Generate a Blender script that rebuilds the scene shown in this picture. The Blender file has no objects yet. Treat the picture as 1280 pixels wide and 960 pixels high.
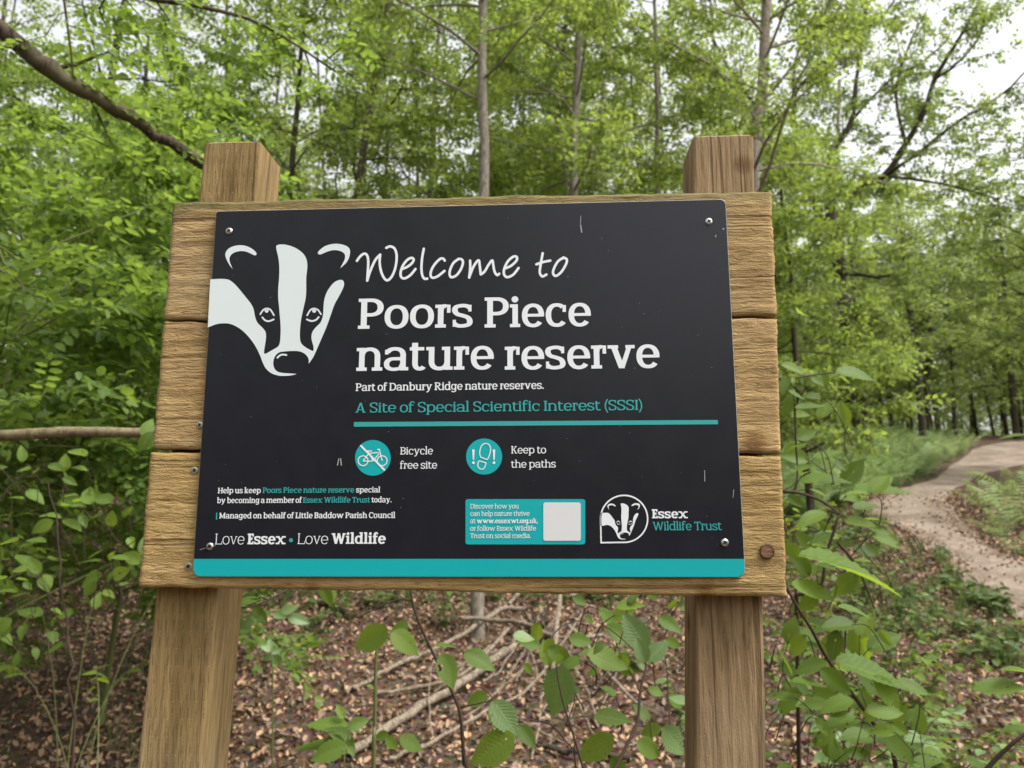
import bpy, bmesh, math, random
import numpy as np
from mathutils import Vector, Matrix, noise
from mathutils.geometry import delaunay_2d_cdt

# ---------------------------------------------------------------- camera, light, exposure
SC = bpy.context.scene
COL = SC.collection
rad = math.radians
ZC = 1.64                       # height of the middle of the sign panel above the ground
FPX, IW, IH = 945.0, 1280.0, 960.0
CAM = np.array([0.0942, -0.8272, ZC - 0.1405])
FWD = np.array([-0.05004284, 0.98487178, 0.16590143])
RGT = np.array([0.99867929, 0.05127946, -0.00317623])
UPV = np.array([0.01163552, -0.16552337, 0.98613723])
cam_data = bpy.data.cameras.new('camera')
cam = bpy.data.objects.new('camera', cam_data)
COL.objects.link(cam)
cam.matrix_world = Matrix(((RGT[0], UPV[0], -FWD[0], CAM[0]), (RGT[1], UPV[1], -FWD[1], CAM[1]),
                           (RGT[2], UPV[2], -FWD[2], CAM[2]), (0, 0, 0, 1)))
cam_data.sensor_width = 36.0
cam_data.lens = FPX / IW * 36.0
cam_data.clip_start = 0.05
cam_data.clip_end = 500
cam_data.dof.use_dof = True
cam_data.dof.focus_distance = 0.85
cam_data.dof.aperture_fstop = 8.5
SC.camera = cam

world = bpy.data.worlds.new("World")
SC.world = world
world.use_nodes = True
SUN_EL, SUN_AZ = 58.0, 112.0      # azimuth clockwise from +y: the bright part of the cloud, high to the right of the sign
wn, wl = world.node_tree.nodes, world.node_tree.links
wn.clear()
sky = wn.new('ShaderNodeTexSky'); sky.sky_type = 'NISHITA'; sky.sun_disc = False
sky.sun_elevation = rad(SUN_EL); sky.sun_rotation = rad(SUN_AZ)
sky.air_density = 1.6; sky.dust_density = 5.0; sky.ozone_density = 1.0
hs = wn.new('ShaderNodeHueSaturation'); hs.inputs['Saturation'].default_value = 0.12
bg = wn.new('ShaderNodeBackground'); bg.inputs['Strength'].default_value = 0.15
wo = wn.new('ShaderNodeOutputWorld')
wl.new(sky.outputs[0], hs.inputs['Color']); wl.new(hs.outputs[0], bg.inputs['Color']); wl.new(bg.outputs[0], wo.inputs['Surface'])
sun_data = bpy.data.lights.new('sun', 'SUN')
sun_data.energy = 1.5; sun_data.angle = rad(20); sun_data.color = (1.0, 0.96, 0.9)
sun = bpy.data.objects.new('sun', sun_data); COL.objects.link(sun)
_sd = Vector((math.sin(rad(SUN_AZ)) * math.cos(rad(SUN_EL)), math.cos(rad(SUN_AZ)) * math.cos(rad(SUN_EL)), math.sin(rad(SUN_EL))))
sun.rotation_euler = _sd.to_track_quat('Z', 'Y').to_euler()
SC.view_settings.view_transform = 'Standard'
SC.view_settings.look = 'None'
SC.view_settings.exposure = 1.05
SC.view_settings.gamma = 1.0
SC.render.engine = 'CYCLES'
SC.cycles.use_denoising = True
SC.cycles.max_bounces = 8
SC.cycles.diffuse_bounces = 4
SC.cycles.transmission_bounces = 6
SC.cycles.sample_clamp_indirect = 6.0

# ---------------------------------------------------------------- helpers
def ray(u, v):
    return FWD + RGT * ((u - IW / 2) / FPX) - UPV * ((v - IH / 2) / FPX)

def at(u, v, d):                # point d metres in front of the camera (along +y)
    r = ray(u, v)
    return CAM + r * (d / r[1])

def sgn(u, v, y=0.0):           # point of the sign's own plane
    r = ray(u, v)
    p = CAM + r * ((y - CAM[1]) / r[1])
    return p[0], p[2]

def ground(x, y):
    d = y + 0.83
    e = d - 4.2
    s = 0.5 * (e + math.sqrt(e * e + 1.2))
    far = max(0.0, d - 30.0)
    s = s - far * far / (far + 6.0) * 1.05
    h = 0.165 * s - 0.02
    return h + 0.05 * noise.noise(Vector((x * 0.5, y * 0.5, 3.1))) + 0.02 * noise.noise(Vector((x * 1.7, y * 1.7, 7.7)))

def on_ground(u, v, dmax=60):
    r = ray(u, v); r = r / r[1]
    lo = 0.3
    for k in range(2000):
        d = 0.5 + k * 0.05
        if d > dmax: break
        p = CAM + r * d
        if p[2] < ground(p[0], p[1]):
            return p[0], p[1], d
    p = CAM + r * dmax
    return p[0], p[1], dmax

def tag(o, label=None, cat=None, group=None, kind=None):
    if label: o['label'] = label
    if cat: o['category'] = cat
    if group: o['group'] = group
    if kind: o['kind'] = kind
    return o

def empty(name, loc, label, cat, group=None):
    o = bpy.data.objects.new(name, None); COL.objects.link(o); o.location = loc
    o.empty_display_size = 0.1
    return tag(o, label, cat, group)

def link_mesh(name, me, mat, parent=None, smooth=False):
    o = bpy.data.objects.new(name, me); COL.objects.link(o)
    if mat is not None: me.materials.append(mat)
    if smooth:
        me.polygons.foreach_set('use_smooth', np.ones(len(me.polygons), dtype=bool))
    if parent is not None:
        o.parent = parent
        o.matrix_parent_inverse = Matrix.Translation(-Vector(parent.location)) if parent.type == 'EMPTY' else Matrix.Identity(4)
    return o

def pmesh(name, verts, faces, mat, parent=None, smooth=False):
    me = bpy.data.meshes.new(name)
    me.from_pydata([tuple(map(float, v)) for v in verts], [], [tuple(map(int, f)) for f in faces])
    me.update()
    return link_mesh(name, me, mat, parent, smooth)

def npmesh(name, V, F, mat, parent=None, smooth=False, uv=None):
    """V (n,3), F (m,k) index array with one face size."""
    me = bpy.data.meshes.new(name)
    V = np.ascontiguousarray(V, dtype=np.float32); F = np.ascontiguousarray(F, dtype=np.int32)
    m, k = F.shape
    me.vertices.add(len(V)); me.vertices.foreach_set('co', V.ravel())
    me.loops.add(m * k); me.loops.foreach_set('vertex_index', F.ravel())
    me.polygons.add(m); me.polygons.foreach_set('loop_start', np.arange(0, m * k, k, dtype=np.int32))
    if uv is not None:
        l = me.uv_layers.new(name='UVMap'); l.data.foreach_set('uv', np.ascontiguousarray(uv[F.ravel()], dtype=np.float32).ravel())
    me.update(calc_edges=True)
    return link_mesh(name, me, mat, parent, smooth)

def catmull(pts, n=6, closed=False):
    P = [np.array(p, dtype=float) for p in pts]
    out = []
    L = len(P)
    rng_ = range(L) if closed else range(L - 1)
    for i in rng_:
        if closed: p0, p1, p2, p3 = P[(i - 1) % L], P[i], P[(i + 1) % L], P[(i + 2) % L]
        else: p0, p1, p2, p3 = P[max(i - 1, 0)], P[i], P[i + 1], P[min(i + 2, L - 1)]
        for k in range(n):
            t = k / n
            out.append(0.5 * ((2 * p1) + (p2 - p0) * t + (2 * p0 - 5 * p1 + 4 * p2 - p3) * t * t + (3 * p1 - p0 - 3 * p2 + p3) * t ** 3))
    if not closed: out.append(P[-1])
    return np.array(out)

class Tubes:
    """Collects tapered tubes along polylines into one mesh."""
    def __init__(s): s.V = []; s.F = []; s.n = 0
    def add(s, pts, radii, k=6, wob=0.0, rng=None):
        pts = np.asarray(pts, dtype=float); m = len(pts)
        if np.isscalar(radii): radii = [radii] * m
        tg = np.gradient(pts, axis=0); tg /= np.linalg.norm(tg, axis=1)[:, None] + 1e-9
        ref = np.array([0.0, 0.0, 1.0]) if abs(tg[0][2]) < 0.9 else np.array([1.0, 0.0, 0.0])
        a = np.linspace(0, 2 * np.pi, k, endpoint=False)
        for i in range(m):
            n1 = np.cross(tg[i], ref); n1 /= np.linalg.norm(n1) + 1e-9
            n2 = np.cross(tg[i], n1); ref = np.cross(n1, tg[i]) if False else ref
            rr = radii[i] * (1 + (wob * (rng.random(k) - 0.5) if rng is not None else 0))
            s.V.append(pts[i] + (np.cos(a) * rr)[:, None] * n1 + (np.sin(a) * rr)[:, None] * n2)
        b = s.n
        i, j = np.meshgrid(np.arange(m - 1), np.arange(k), indexing='ij')
        j2 = (j + 1) % k
        s.F.append(np.stack([b + i * k + j, b + i * k + j2, b + (i + 1) * k + j2, b + (i + 1) * k + j], -1).reshape(-1, 4))
        for q in (0, m - 1):           # end caps as a fan of quads onto a doubled centre
            c = s.n + m * k + (0 if q == 0 else 1)
            ii = np.arange(k)
            f = np.stack([b + q * k + ii, b + q * k + (ii + 1) % k, np.full(k, c), np.full(k, c)], -1)
        s.n += m * k
    def build(s, name, mat, parent=None):
        if not s.V: return None
        return npmesh(name, np.concatenate(s.V), np.concatenate(s.F), mat, parent, True)

# ---------------------------------------------------------------- materials
def new_mat(name):
    m = bpy.data.materials.new(name); m.use_nodes = True
    nt = m.node_tree
    return m, nt, nt.nodes['Principled BSDF']

def ramp(nt, stops):
    r = nt.nodes.new('ShaderNodeValToRGB')
    el = r.color_ramp.elements
    while len(el) < len(stops): el.new(0.5)
    for e, (p, c) in zip(el, stops):
        e.position = p; e.color = (*c, 1)
    return r

def ntex(nt, scale, vec=None, detail=4, rough=0.55, dist=0.0):
    t = nt.nodes.new('ShaderNodeTexNoise'); t.inputs['Scale'].default_value = scale
    t.inputs['Detail'].default_value = detail; t.inputs['Roughness'].default_value = rough
    t.inputs['Distortion'].default_value = dist
    if vec is not None: nt.links.new(vec, t.inputs['Vector'])
    return t

def mapped(nt, scale, out='Object', loc=(0, 0, 0), rot=(0, 0, 0)):
    tc = nt.nodes.new('ShaderNodeTexCoord'); mp = nt.nodes.new('ShaderNodeMapping')
    mp.inputs['Scale'].default_value = scale; mp.inputs['Location'].default_value = loc; mp.inputs['Rotation'].default_value = rot
    nt.links.new(tc.outputs[out], mp.inputs['Vector'])
    return mp.outputs[0]

def mixc(nt, fac, a, b, mode='MIX'):
    m = nt.nodes.new('ShaderNodeMix'); m.data_type = 'RGBA'; m.blend_type = mode
    for key, val in (('Factor', fac), ('A', a), ('B', b)):
        idx = {'Factor': 0, 'A': 6, 'B': 7}[key]
        if hasattr(val, 'is_linked') or hasattr(val, 'links'): nt.links.new(val, m.inputs[idx])
        elif idx == 0: m.inputs[0].default_value = val
        else: m.inputs[idx].default_value = (*val, 1)
    return m.outputs[2]

def math_n(nt, op, a, b=None, clamp=False):
    m = nt.nodes.new('ShaderNodeMath'); m.operation = op; m.use_clamp = clamp
    for i, v in enumerate((a, b)):
        if v is None: continue
        if hasattr(v, 'links'): nt.links.new(v, m.inputs[i])
        else: m.inputs[i].default_value = v
    return m.outputs[0]

def bump(nt, bsdf, h, strength, dist):
    b = nt.nodes.new('ShaderNodeBump'); b.inputs['Strength'].default_value = strength; b.inputs['Distance'].default_value = dist
    nt.links.new(h, b.inputs['Height']); nt.links.new(b.outputs[0], bsdf.inputs['Normal'])
    return b

def plain(name, col, rough=0.5, metal=0.0, spec=0.5):
    m, nt, b = new_mat(name)
    b.inputs['Base Color'].default_value = (*col, 1); b.inputs['Roughness'].default_value = rough
    b.inputs['Metallic'].default_value = metal; b.inputs['Specular IOR Level'].default_value = spec
    return m

def wood_mat(name, dark, mid, light, axis, seed, weather=None, moss=None, pits=False, bstr=0.6, fibre=0.9, crk=(0.30, 0.385)):
    """Sawn softwood; axis = direction of the grain ('x' or 'z')."""
    m, nt, b = new_mat(name)
    s_long, s_x = (1.5, 26.0)
    sc = (s_long, s_x, s_x) if axis == 'x' else (s_x, s_x, s_long)
    v = mapped(nt, sc, loc=(seed, seed * 1.7, seed * 0.6))
    n1 = ntex(nt, 2.2, v, 5, 0.6, 0.6)
    sc2 = (7, 150, 150) if axis == 'x' else (150, 150, 7)
    v2 = mapped(nt, sc2, loc=(seed * 2, 0, seed))
    n2 = ntex(nt, 1.6, v2, 3, 0.6)
    v3 = mapped(nt, (1, 1, 1), loc=(seed, 0, 0))
    n3 = ntex(nt, 9, v3, 4, 0.6)
    n4 = ntex(nt, 420, v3, 2, 0.5)
    sc5 = (2.2, 95, 95) if axis == 'x' else (95, 95, 2.2)
    n5 = ntex(nt, 1.0, mapped(nt, sc5, loc=(seed * 3, seed, 0)), 3, 0.5, 0.3)
    r1 = ramp(nt, [(0.28, dark), (0.5, mid), (0.72, light)])
    nt.links.new(n1.outputs[0], r1.inputs[0])
    r2 = ramp(nt, [(0.30, (0.64, 0.59, 0.54)), (0.5, (1, 1, 1)), (0.75, (1.12, 1.1, 1.06))])
    nt.links.new(n2.outputs[0], r2.inputs[0])
    c = mixc(nt, 0.8, r1.outputs[0], r2.outputs[0], 'MULTIPLY')
    r3 = ramp(nt, [(0.3, (0.72, 0.7, 0.68)), (0.6, (1.08, 1.06, 1.02))])
    nt.links.new(n3.outputs[0], r3.inputs[0])
    c = mixc(nt, 0.85, c, r3.outputs[0], 'MULTIPLY')
    crack = ramp(nt, [(crk[0], (0.20, 0.15, 0.10)), (crk[1], (1, 1, 1))])
    nt.links.new(n5.outputs[0], crack.inputs[0])
    c = mixc(nt, 0.55, c, crack.outputs[0], 'MULTIPLY')
    kv = nt.nodes.new('ShaderNodeTexVoronoi'); kv.inputs['Scale'].default_value = 9.0
    nt.links.new(mapped(nt, (1, 1, 1), loc=(seed * 1.3, seed, seed * 2.1)), kv.inputs['Vector'])
    kr = ramp(nt, [(0.05, (0.30, 0.22, 0.16)), (0.10, (0.62, 0.52, 0.42)), (0.15, (1, 1, 1))]); nt.links.new(kv.outputs['Distance'], kr.inputs[0])
    c = mixc(nt, 0.8, c, kr.outputs[0], 'MULTIPLY')
    gv = ntex(nt, 5.0, mapped(nt, (1, 1, 1), loc=(seed * 5, 0, seed)), 3, 0.6)
    gr = ramp(nt, [(0.5, (0, 0, 0)), (0.72, (1, 1, 1))]); nt.links.new(gv.outputs[0], gr.inputs[0])
    c = mixc(nt, math_n(nt, 'MULTIPLY', gr.outputs[0], 0.35), c, (0.27, 0.235, 0.175))
    if moss:
        tc = nt.nodes.new('ShaderNodeTexCoord'); sp = nt.nodes.new('ShaderNodeSeparateXYZ'); nt.links.new(tc.outputs['Object'], sp.inputs[0])
        edge = math_n(nt, 'SUBTRACT', sp.outputs[2], moss[0])
        f = math_n(nt, 'MULTIPLY', edge, moss[1])
        f = math_n(nt, 'ADD', f, math_n(nt, 'SUBTRACT', n3.outputs[0], 0.5))
        f = math_n(nt, 'MULTIPLY', f, 0.85, True)
        c = mixc(nt, f, c, moss[2])
    nt.links.new(c, b.inputs['Base Color'])
    b.inputs['Roughness'].default_value = 0.85; b.inputs['Specular IOR Level'].default_value = 0.2
    sc6 = (48, 230, 230) if axis == 'x' else (260, 260, 20)
    n6 = ntex(nt, 1.0, mapped(nt, sc6, loc=(seed, seed * 4, 0), rot=(0, rad(7) if axis == 'x' else 0, 0)), 4, 0.65, 0.8)
    fib = ramp(nt, [(0.28, (0.50, 0.43, 0.35)), (0.44, (0.95, 0.94, 0.92)), (0.58, (1.03, 1.03, 1.02)), (0.72, (1.25, 1.23, 1.18))])
    nt.links.new(n6.outputs[0], fib.inputs[0])
    c = mixc(nt, fibre, c, fib.outputs[0], 'MULTIPLY'); nt.links.new(c, b.inputs['Base Color'])
    h = math_n(nt, 'ADD', math_n(nt, 'MULTIPLY', n2.outputs[0], 0.5), math_n(nt, 'MULTIPLY', n4.outputs[0], 0.2))
    h = math_n(nt, 'ADD', h, math_n(nt, 'MULTIPLY', n6.outputs[0], 1.1))
    h = math_n(nt, 'ADD', h, math_n(nt, 'MULTIPLY', crack.outputs[0], 0.6))
    bump(nt, b, h, bstr, 0.004)
    return m
# ---------------------------------------------------------------- lettering: a slab-serif alphabet drawn from stems, bowls and serifs
XH, CH, AH, DH = 500.0, 660.0, 715.0, -185.0

class Pen:
    def __init__(s, V, H, S): s.V, s.H, s.S = V, H, S; s.P = []
    def R(s, x0, y0, x1, y1): s.P.append([(x0, y0), (x1, y0), (x1, y1), (x0, y1)])
    def poly(s, *pts): s.P.append(list(pts))
    def ring(s, cx, cy, rx, ry, a0, a1, tv=None, th=None, n=2.25, seg=7.5):
        tv = s.V if tv is None else tv; th = s.H if th is None else th
        k = max(2, int(abs(a1 - a0) / seg) + 1)
        A = np.radians(np.linspace(a0, a1, k))
        def se(rx_, ry_):
            c, q = np.cos(A), np.sin(A)
            return np.c_[cx + rx_ * np.sign(c) * np.abs(c) ** (2 / n), cy + ry_ * np.sign(q) * np.abs(q) ** (2 / n)]
        o, i = se(rx, ry), se(rx - tv, ry - th)
        for j in range(k - 1): s.P.append([tuple(o[j]), tuple(o[j + 1]), tuple(i[j + 1]), tuple(i[j])])
    def disc(s, cx, cy, r, k=20):
        A = np.linspace(0, 2 * np.pi, k, endpoint=False)
        s.P.append([(cx + r * math.cos(a), cy + r * math.sin(a)) for a in A])
    def stroke(s, pts, V=None, H=None, n=5, cap=False):
        V = s.V if V is None else V; H = s.H if H is None else H
        Q = catmull(pts, n)
        T = np.gradient(Q, axis=0); T /= np.linalg.norm(T, axis=1)[:, None]
        N = np.c_[-T[:, 1], T[:, 0]]
        w = np.sqrt((V / 2 * N[:, 0]) ** 2 + (H / 2 * N[:, 1]) ** 2)[:, None]
        a, b = Q + N * w, Q - N * w
        for j in range(len(Q) - 1): s.P.append([tuple(a[j]), tuple(a[j + 1]), tuple(b[j + 1]), tuple(b[j])])
        if cap:
            for q in (0, -1): s.disc(Q[q][0], Q[q][1], float(w[q][0]), 12)
    def diag(s, x0, y0, x1, y1, w):      # parallelogram of horizontal width w
        s.P.append([(x0, y0), (x0 + w, y0), (x1 + w, y1), (x1, y1)])

def glyph(ch, V, H, S):
    g = Pen(V, H, S)
    e = 34 + 0.16 * V; c = 285 - 0.77 * V
    x0 = e; x1 = e + V; R = x1 + c + V; x2 = R - V      # stem left, counter, right stem
    ow = (c + 2 * V + 45); r = ow / 2; th = H
    def foot(a, b, l=True, rr=True, y=0): g.R(a - (e if l else 0), y, b + (e * 0.9 if rr else 0), y + S)
    def flag(a, b, top=XH): g.R(a - e, top - S, b, top)
    def arch(a, Rr, top=XH): g.ring((a + Rr) / 2, top - 0.40 * XH + 8, (Rr - a) / 2, 0.40 * XH, 0, 180, V, th * 1.02)
    W = 0
    if ch in 'nhmr':
        top = AH if ch == 'h' else XH
        g.R(x0, 0, x1, top); flag(x0, x1, top); foot(x0, x1)
        if ch == 'r':
            rr = x1 + 0.62 * c
            g.ring((x0 + rr) / 2 + 14, XH - 0.40 * XH + 8, (rr - x0) / 2 + 14, 0.40 * XH, 62, 180, V, th * 1.05)
            g.R(rr + 10 - 0.62 * V, XH - 0.36 * XH, rr + 10, XH - 4); W = rr + 16
        else:
            arch(x0, R); g.R(x2, 0, R, XH * 0.6 + 10); foot(x2, R, True, True); W = R + e
            if ch == 'm':
                R2 = R + c + V; arch(x2, R2); g.R(R2 - V, 0, R2, XH * 0.6 + 10); foot(R2 - V, R2); W = R2 + e
    elif ch == 'u':
        g.R(x0, XH * 0.4 - 10, x1, XH); flag(x0, x1); g.R(x2, 0, R, XH); flag(x2, R)
        g.ring((x0 + R) / 2, 0.40 * XH - 8, (R - x0) / 2, 0.40 * XH, 180, 360, V, th * 1.02); g.R(R - 4, 0, R + e, S); W = R + e
    elif ch == 'o': g.ring(r, XH / 2, r, XH / 2 + 9, 0, 360); W = ow
    elif ch == 'e':
        g.ring(r, XH / 2, r * 0.97, XH / 2 + 9, 0, 322); g.R(V * 0.6, XH * 0.46 - H * 0.1, r * 1.97 - 4, XH * 0.46 + H * 0.72)
        g.R(r * 1.97 - V, XH * 0.46, r * 1.97 - 1, XH * 0.53); W = r * 1.95
    elif ch == 'c':
        g.ring(r, XH / 2, r * 0.97, XH / 2 + 9, 48, 320); xx = r * 1.8
        g.R(xx - V * 0.62, XH * 0.63, xx, XH * 0.93); W = r * 1.86
    elif ch in 'bdpq':
        st = ch in 'bp'; rr = r * 0.98; xs = x0 if st else 2 * rr - V + 0
        bx = (x0 + rr) if st else rr
        g.ring(bx, XH / 2, rr, XH / 2 + 9, 0, 360)
        lo, hi = (DH, XH) if ch in 'pq' else (0, AH)
        g.R(xs, lo, xs + V, hi); flag(xs, xs + V, hi)
        if ch == 'p': foot(xs, xs + V, y=DH)
        if ch == 'd': g.R(xs + V - 4, 0, xs + V + e, S)
        W = (x0 + 2 * rr) if st else xs + V + (e if ch == 'd' else 0)
    elif ch == 'g':
        rr = r * 0.95; g.ring(rr, XH * 0.53, rr, XH * 0.47 + 9, 0, 360); xs = 2 * rr - V
        g.R(xs, -20, xs + V, XH); g.R(xs, XH - S, xs + V + e, XH)
        g.ring(rr, -20, rr, -DH - 10, 205, 360, V, th); W = xs + V + e * 0.8
    elif ch == 'a':
        aw = ow * 0.93; xs = aw - V
        g.ring(aw * 0.5, XH - 0.36 * XH + 9, aw * 0.5, 0.36 * XH, 0, 158, V, th)
        g.R(18, XH * 0.70, 18 + V * 0.62, XH * 0.90)
        g.R(xs, 0, aw, XH * 0.66); g.R(aw - 4, 0, aw + e, S)
        g.ring(aw * 0.46, XH * 0.28, aw * 0.46, XH * 0.28 + 9, 90, 290, V * 0.95, th * 0.92)
        g.R(aw * 0.44, XH * 0.56 + 9 - th * 0.92, xs + 4, XH * 0.56 + 9); g.stroke([(aw * 0.55, th * 0.42), (aw * 0.72, XH * 0.09), (xs + V * 0.3, XH * 0.24)], V * 0.8, th * 0.9)
        W = aw + e
    elif ch == 's':
        w = ow * 0.86; a, b = V * 0.5, w - V * 0.5; t, q = XH + 8 - H / 2, H / 2 - 8
        g.stroke([(w * .86, XH * .84), (w * .7, t - 8), (w * .46, t), (w * .2, t - XH * .06), (a, XH * .72), (w * .27, XH * .575), (w * .52, XH * .505), (w * .76, XH * .42), (b, XH * .27), (w * .80, q + XH * .06), (w * .52, q), (w * .28, q + 8), (w * .13, XH * .15)], V * 1.0, H)
        g.R(w * .87 - V * .3, XH * .68, w * .87 + V * .26, XH * .97); g.R(w * .11 - V * .26, XH * .03, w * .11 + V * .3, XH * .33); W = w
    elif ch in 'il':
        top = XH if ch == 'i' else AH
        g.R(x0, 0, x1, top); flag(x0, x1, top); foot(x0, x1)
        if ch == 'i': g.disc((x0 + x1) / 2 - 3, XH + 62 + V * 0.42, V * 0.5 + 14)
        W = x1 + e
    elif ch == 't':
        g.R(x0, 0.3 * XH, x1, XH + 95); g.R(0, XH - S, x1 + c * 0.62, XH); g.poly((0, XH - S), (x0, XH - S), (x0 + 8, XH + 95), (x0 - 6, XH + 95), (x0 - 12, XH))
        rx = (V + c * 0.95) / 2
        g.ring(x0 + rx, 0.33 * XH - 8, rx, 0.33 * XH, 180, 322, V, th); W = x1 + c * 0.70
    elif ch == 'f':
        g.R(x0, 0, x1, AH - 150); foot(x0, x1); g.R(0, XH - S, x1 + c * 0.6, XH)
        rx = (V + c * 0.9) / 2; g.ring(x0 + rx, AH - 165, rx, 173, 48, 180, V, th); W = x1 + c * 0.66
        g.R(x0 + 2 * rx - 20 - V * 0.5, AH - 130, x0 + 2 * rx - 20, AH - 40)
    elif ch in 'vwy':
        d = 0.19 * XH + 0.38 * V * 0.9; w = V * 1.06; k = V * 0.86
        def vee(x):
            g.diag(x, XH, x + d + 30, 0, w); g.diag(x + 2 * d + 60 + (w - k) * 0.6, XH, x + d + 30 + (w - k) * 0.5, 0, k)
            return 2 * d + 60 + (w - k) * 0.6 + k
        span = vee(e)
        if ch == 'w':
            q = e + span - w * 0.98; span2 = vee(q); span = q - e + span2
            g.R(e - e, XH - S, e + w + e * .7, XH); g.R(q - 8, XH - S, q + w + 6, XH); g.R(e + span - k - e * .6, XH - S, e + span + e * .85, XH)
        else:
            g.R(0, XH - S, e + w + e * .75, XH); g.R(e + span - k - e * .75, XH - S, e + span + e * .9, XH)
        if ch == 'y':
            bx = e + d + 30
            g.stroke([(bx + w * .5, 20), (bx - 8, -80), (bx - 60, DH + 48), (bx - 150, DH + 42)], k, th)
        W = e + span + e * .9
    elif ch in 'xk':
        if ch == 'x':
            w = V * 1.08; sp = ow * 0.80
            g.diag(e, XH, e + sp - w * .2, 0, w); g.diag(e + sp - w * .2, XH, e, 0, V * .85)
            for y in (0, XH - S):
                g.R(0, y, e + w + e * .6, y + S); g.R(e + sp - w * .2 - e * .6, y, e + sp + w * .8 + e, y + S)
            W = e * 2 + sp + w * .8
        else:
            g.R(x0, 0, x1, AH); flag(x0, x1, AH); foot(x0, x1)
            xe = x1 + c * 0.72
            g.diag(xe, XH, x1 - 10, XH * 0.42, V * .8); g.diag(x1 + c * .12, XH * .52, xe + V * .05, 0, V * 1.1)
            g.R(xe - e * .8, XH - S, xe + V + e * .7, XH); g.R(xe - e * .7, 0, xe + V * 1.1 + e, S); W = xe + V * 1.1 + e
    elif ch in 'PRBD':
        V2 = V * 1.06; x1 = x0 + V2
        g.R(x0, 0, x1, CH); g.R(0, CH - S, x0 + V2, CH)
        if ch in 'PR': g.R(0, 0, x1 + e * (1.1 if ch == 'P' else .9), S)
        else: g.R(0, 0, x0 + V2, S)
        bw = c + 2 * V + 20
        if ch in 'PRB':
            lo = CH * (0.40 if ch == 'P' else 0.46); ry = (CH - lo) / 2
            xr = x0 + bw * (1.0 if ch != 'B' else .96); cx = x1 + c * .35
            g.R(x1 - 4, CH - H, cx + 6, CH); g.R(x1 - 4, lo, cx + 6, lo + H)
            g.ring(cx, lo + ry, xr - cx, ry, -90, 90, V2, H); W = xr
            if ch == 'R':
                g.diag(cx - V * .4, lo + 10, xr - V * .75, 0, V * 1.1); g.R(xr - V * .8, 0, xr + V * .4 + e, S); W = xr + V * .4 + e
            if ch == 'B':
                ry = (lo + H) / 2; g.R(x1 - 4, 0, cx + 6, H); g.ring(cx, ry, xr + 18 - cx, ry, -90, 90, V2, H); W = xr + 18
        else:
            cx = x1 + c * .3; xr = x0 + bw * 1.22
            g.R(x1 - 4, CH - H, cx + 6, CH); g.R(x1 - 4, 0, cx + 6, H); g.ring(cx, CH / 2, xr - cx, CH / 2, -90, 90, V2, H); W = xr
    elif ch == 'E' or ch == 'L':
        V2 = V * 1.06; x1 = x0 + V2; w = x0 + V + c * 1.15 + 20
        g.R(x0, 0, x1, CH); g.R(0, 0, w, H); g.R(w - V * .62, 0, w, CH * .27)
        if ch == 'E':
            g.R(0, CH - H, w - 12, CH); g.R(w - 12 - V * .62, CH * .74, w - 12, CH); g.R(x1 - 4, CH * .5 - H * .4, w * .78, CH * .5 + H * .55); g.R(w * .78 - V * .45, CH * .38, w * .78, CH * .64)
        else: g.R(0, CH - S, x1 + e, CH)
        W = w
    elif ch in 'HIM':
        V2 = V * 1.06
        if ch == 'I': g.R(x0, 0, x0 + V2, CH); foot(x0, x0 + V2); foot(x0, x0 + V2, y=CH - S); W = x0 + V2 + e
        else:
            w = (c + 2 * V) * (1.22 if ch == 'H' else 1.5) + x0
            for a in (x0, w - V2):
                g.R(a, 0, a + V2, CH); foot(a, a + V2); 
                if ch == 'H': foot(a, a + V2, y=CH - S)
            if ch == 'H': g.R(x0, CH * .5 - H * .5, w, CH * .5 + H * .5)
            else:
                g.R(0, CH - S, x0 + V2, CH); g.R(w - V2, CH - S, w + e, CH); m_ = (x0 + w) / 2
                g.diag(x0, CH, m_ - V * .5, CH * .12, V); g.diag(w - V, CH, m_ - V * .5, CH * .12, V)
            W = w + e
    elif ch == 'K':
        V2 = V * 1.06; x1 = x0 + V2; g.R(x0, 0, x1, CH); foot(x0, x1); foot(x0, x1, y=CH - S); xe = x1 + c * .95
        g.diag(xe, CH, x1 - 10, CH * .40, V * .85); g.diag(x1 + c * .2, CH * .52, xe + V * .1, 0, V * 1.15)
        g.R(xe - e * .8, CH - S, xe + V + e * .7, CH); g.R(xe - e * .7, 0, xe + V * 1.2 + e, S); W = xe + V * 1.2 + e
    elif ch == 'C':
        rr = r * 1.22; g.ring(rr, CH / 2, rr, CH / 2 + 10, 45, 318, V * 1.06, H); xx = rr * 1.83
        g.R(xx - V * .62, CH * .66, xx, CH * .98); W = rr * 1.86
    elif ch == 'S':
        w = ow * 0.98; a, b = V * 0.52, w - V * 0.52; t, q = CH + 9 - H / 2, H / 2 - 9
        g.stroke([(w * .86, CH * .84), (w * .7, t - 10), (w * .46, t), (w * .2, t - CH * .06), (a, CH * .73), (w * .27, CH * .58), (w * .52, CH * .505), (w * .76, CH * .42), (b, CH * .27), (w * .80, q + CH * .06), (w * .52, q), (w * .28, q + 10), (w * .13, CH * .15)], V * 1.05, H)
        g.R(w * .88 - V * .3, CH * .70, w * .88 + V * .28, CH * .98); g.R(w * .11 - V * .28, CH * .02, w * .11 + V * .3, CH * .31); W = w
    elif ch == 'T':
        w = (c + 2 * V) * 1.22; m_ = w / 2; g.R(m_ - V * .53, 0, m_ + V * .53, CH); g.R(0, CH - H, w, CH)
        g.R(0, CH * .74, V * .6, CH); g.R(w - V * .6, CH * .74, w, CH); foot(m_ - V * .53, m_ + V * .53); W = w
    elif ch == 'A':
        w = (c + 2 * V) * 1.18; m_ = e + w / 2
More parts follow.
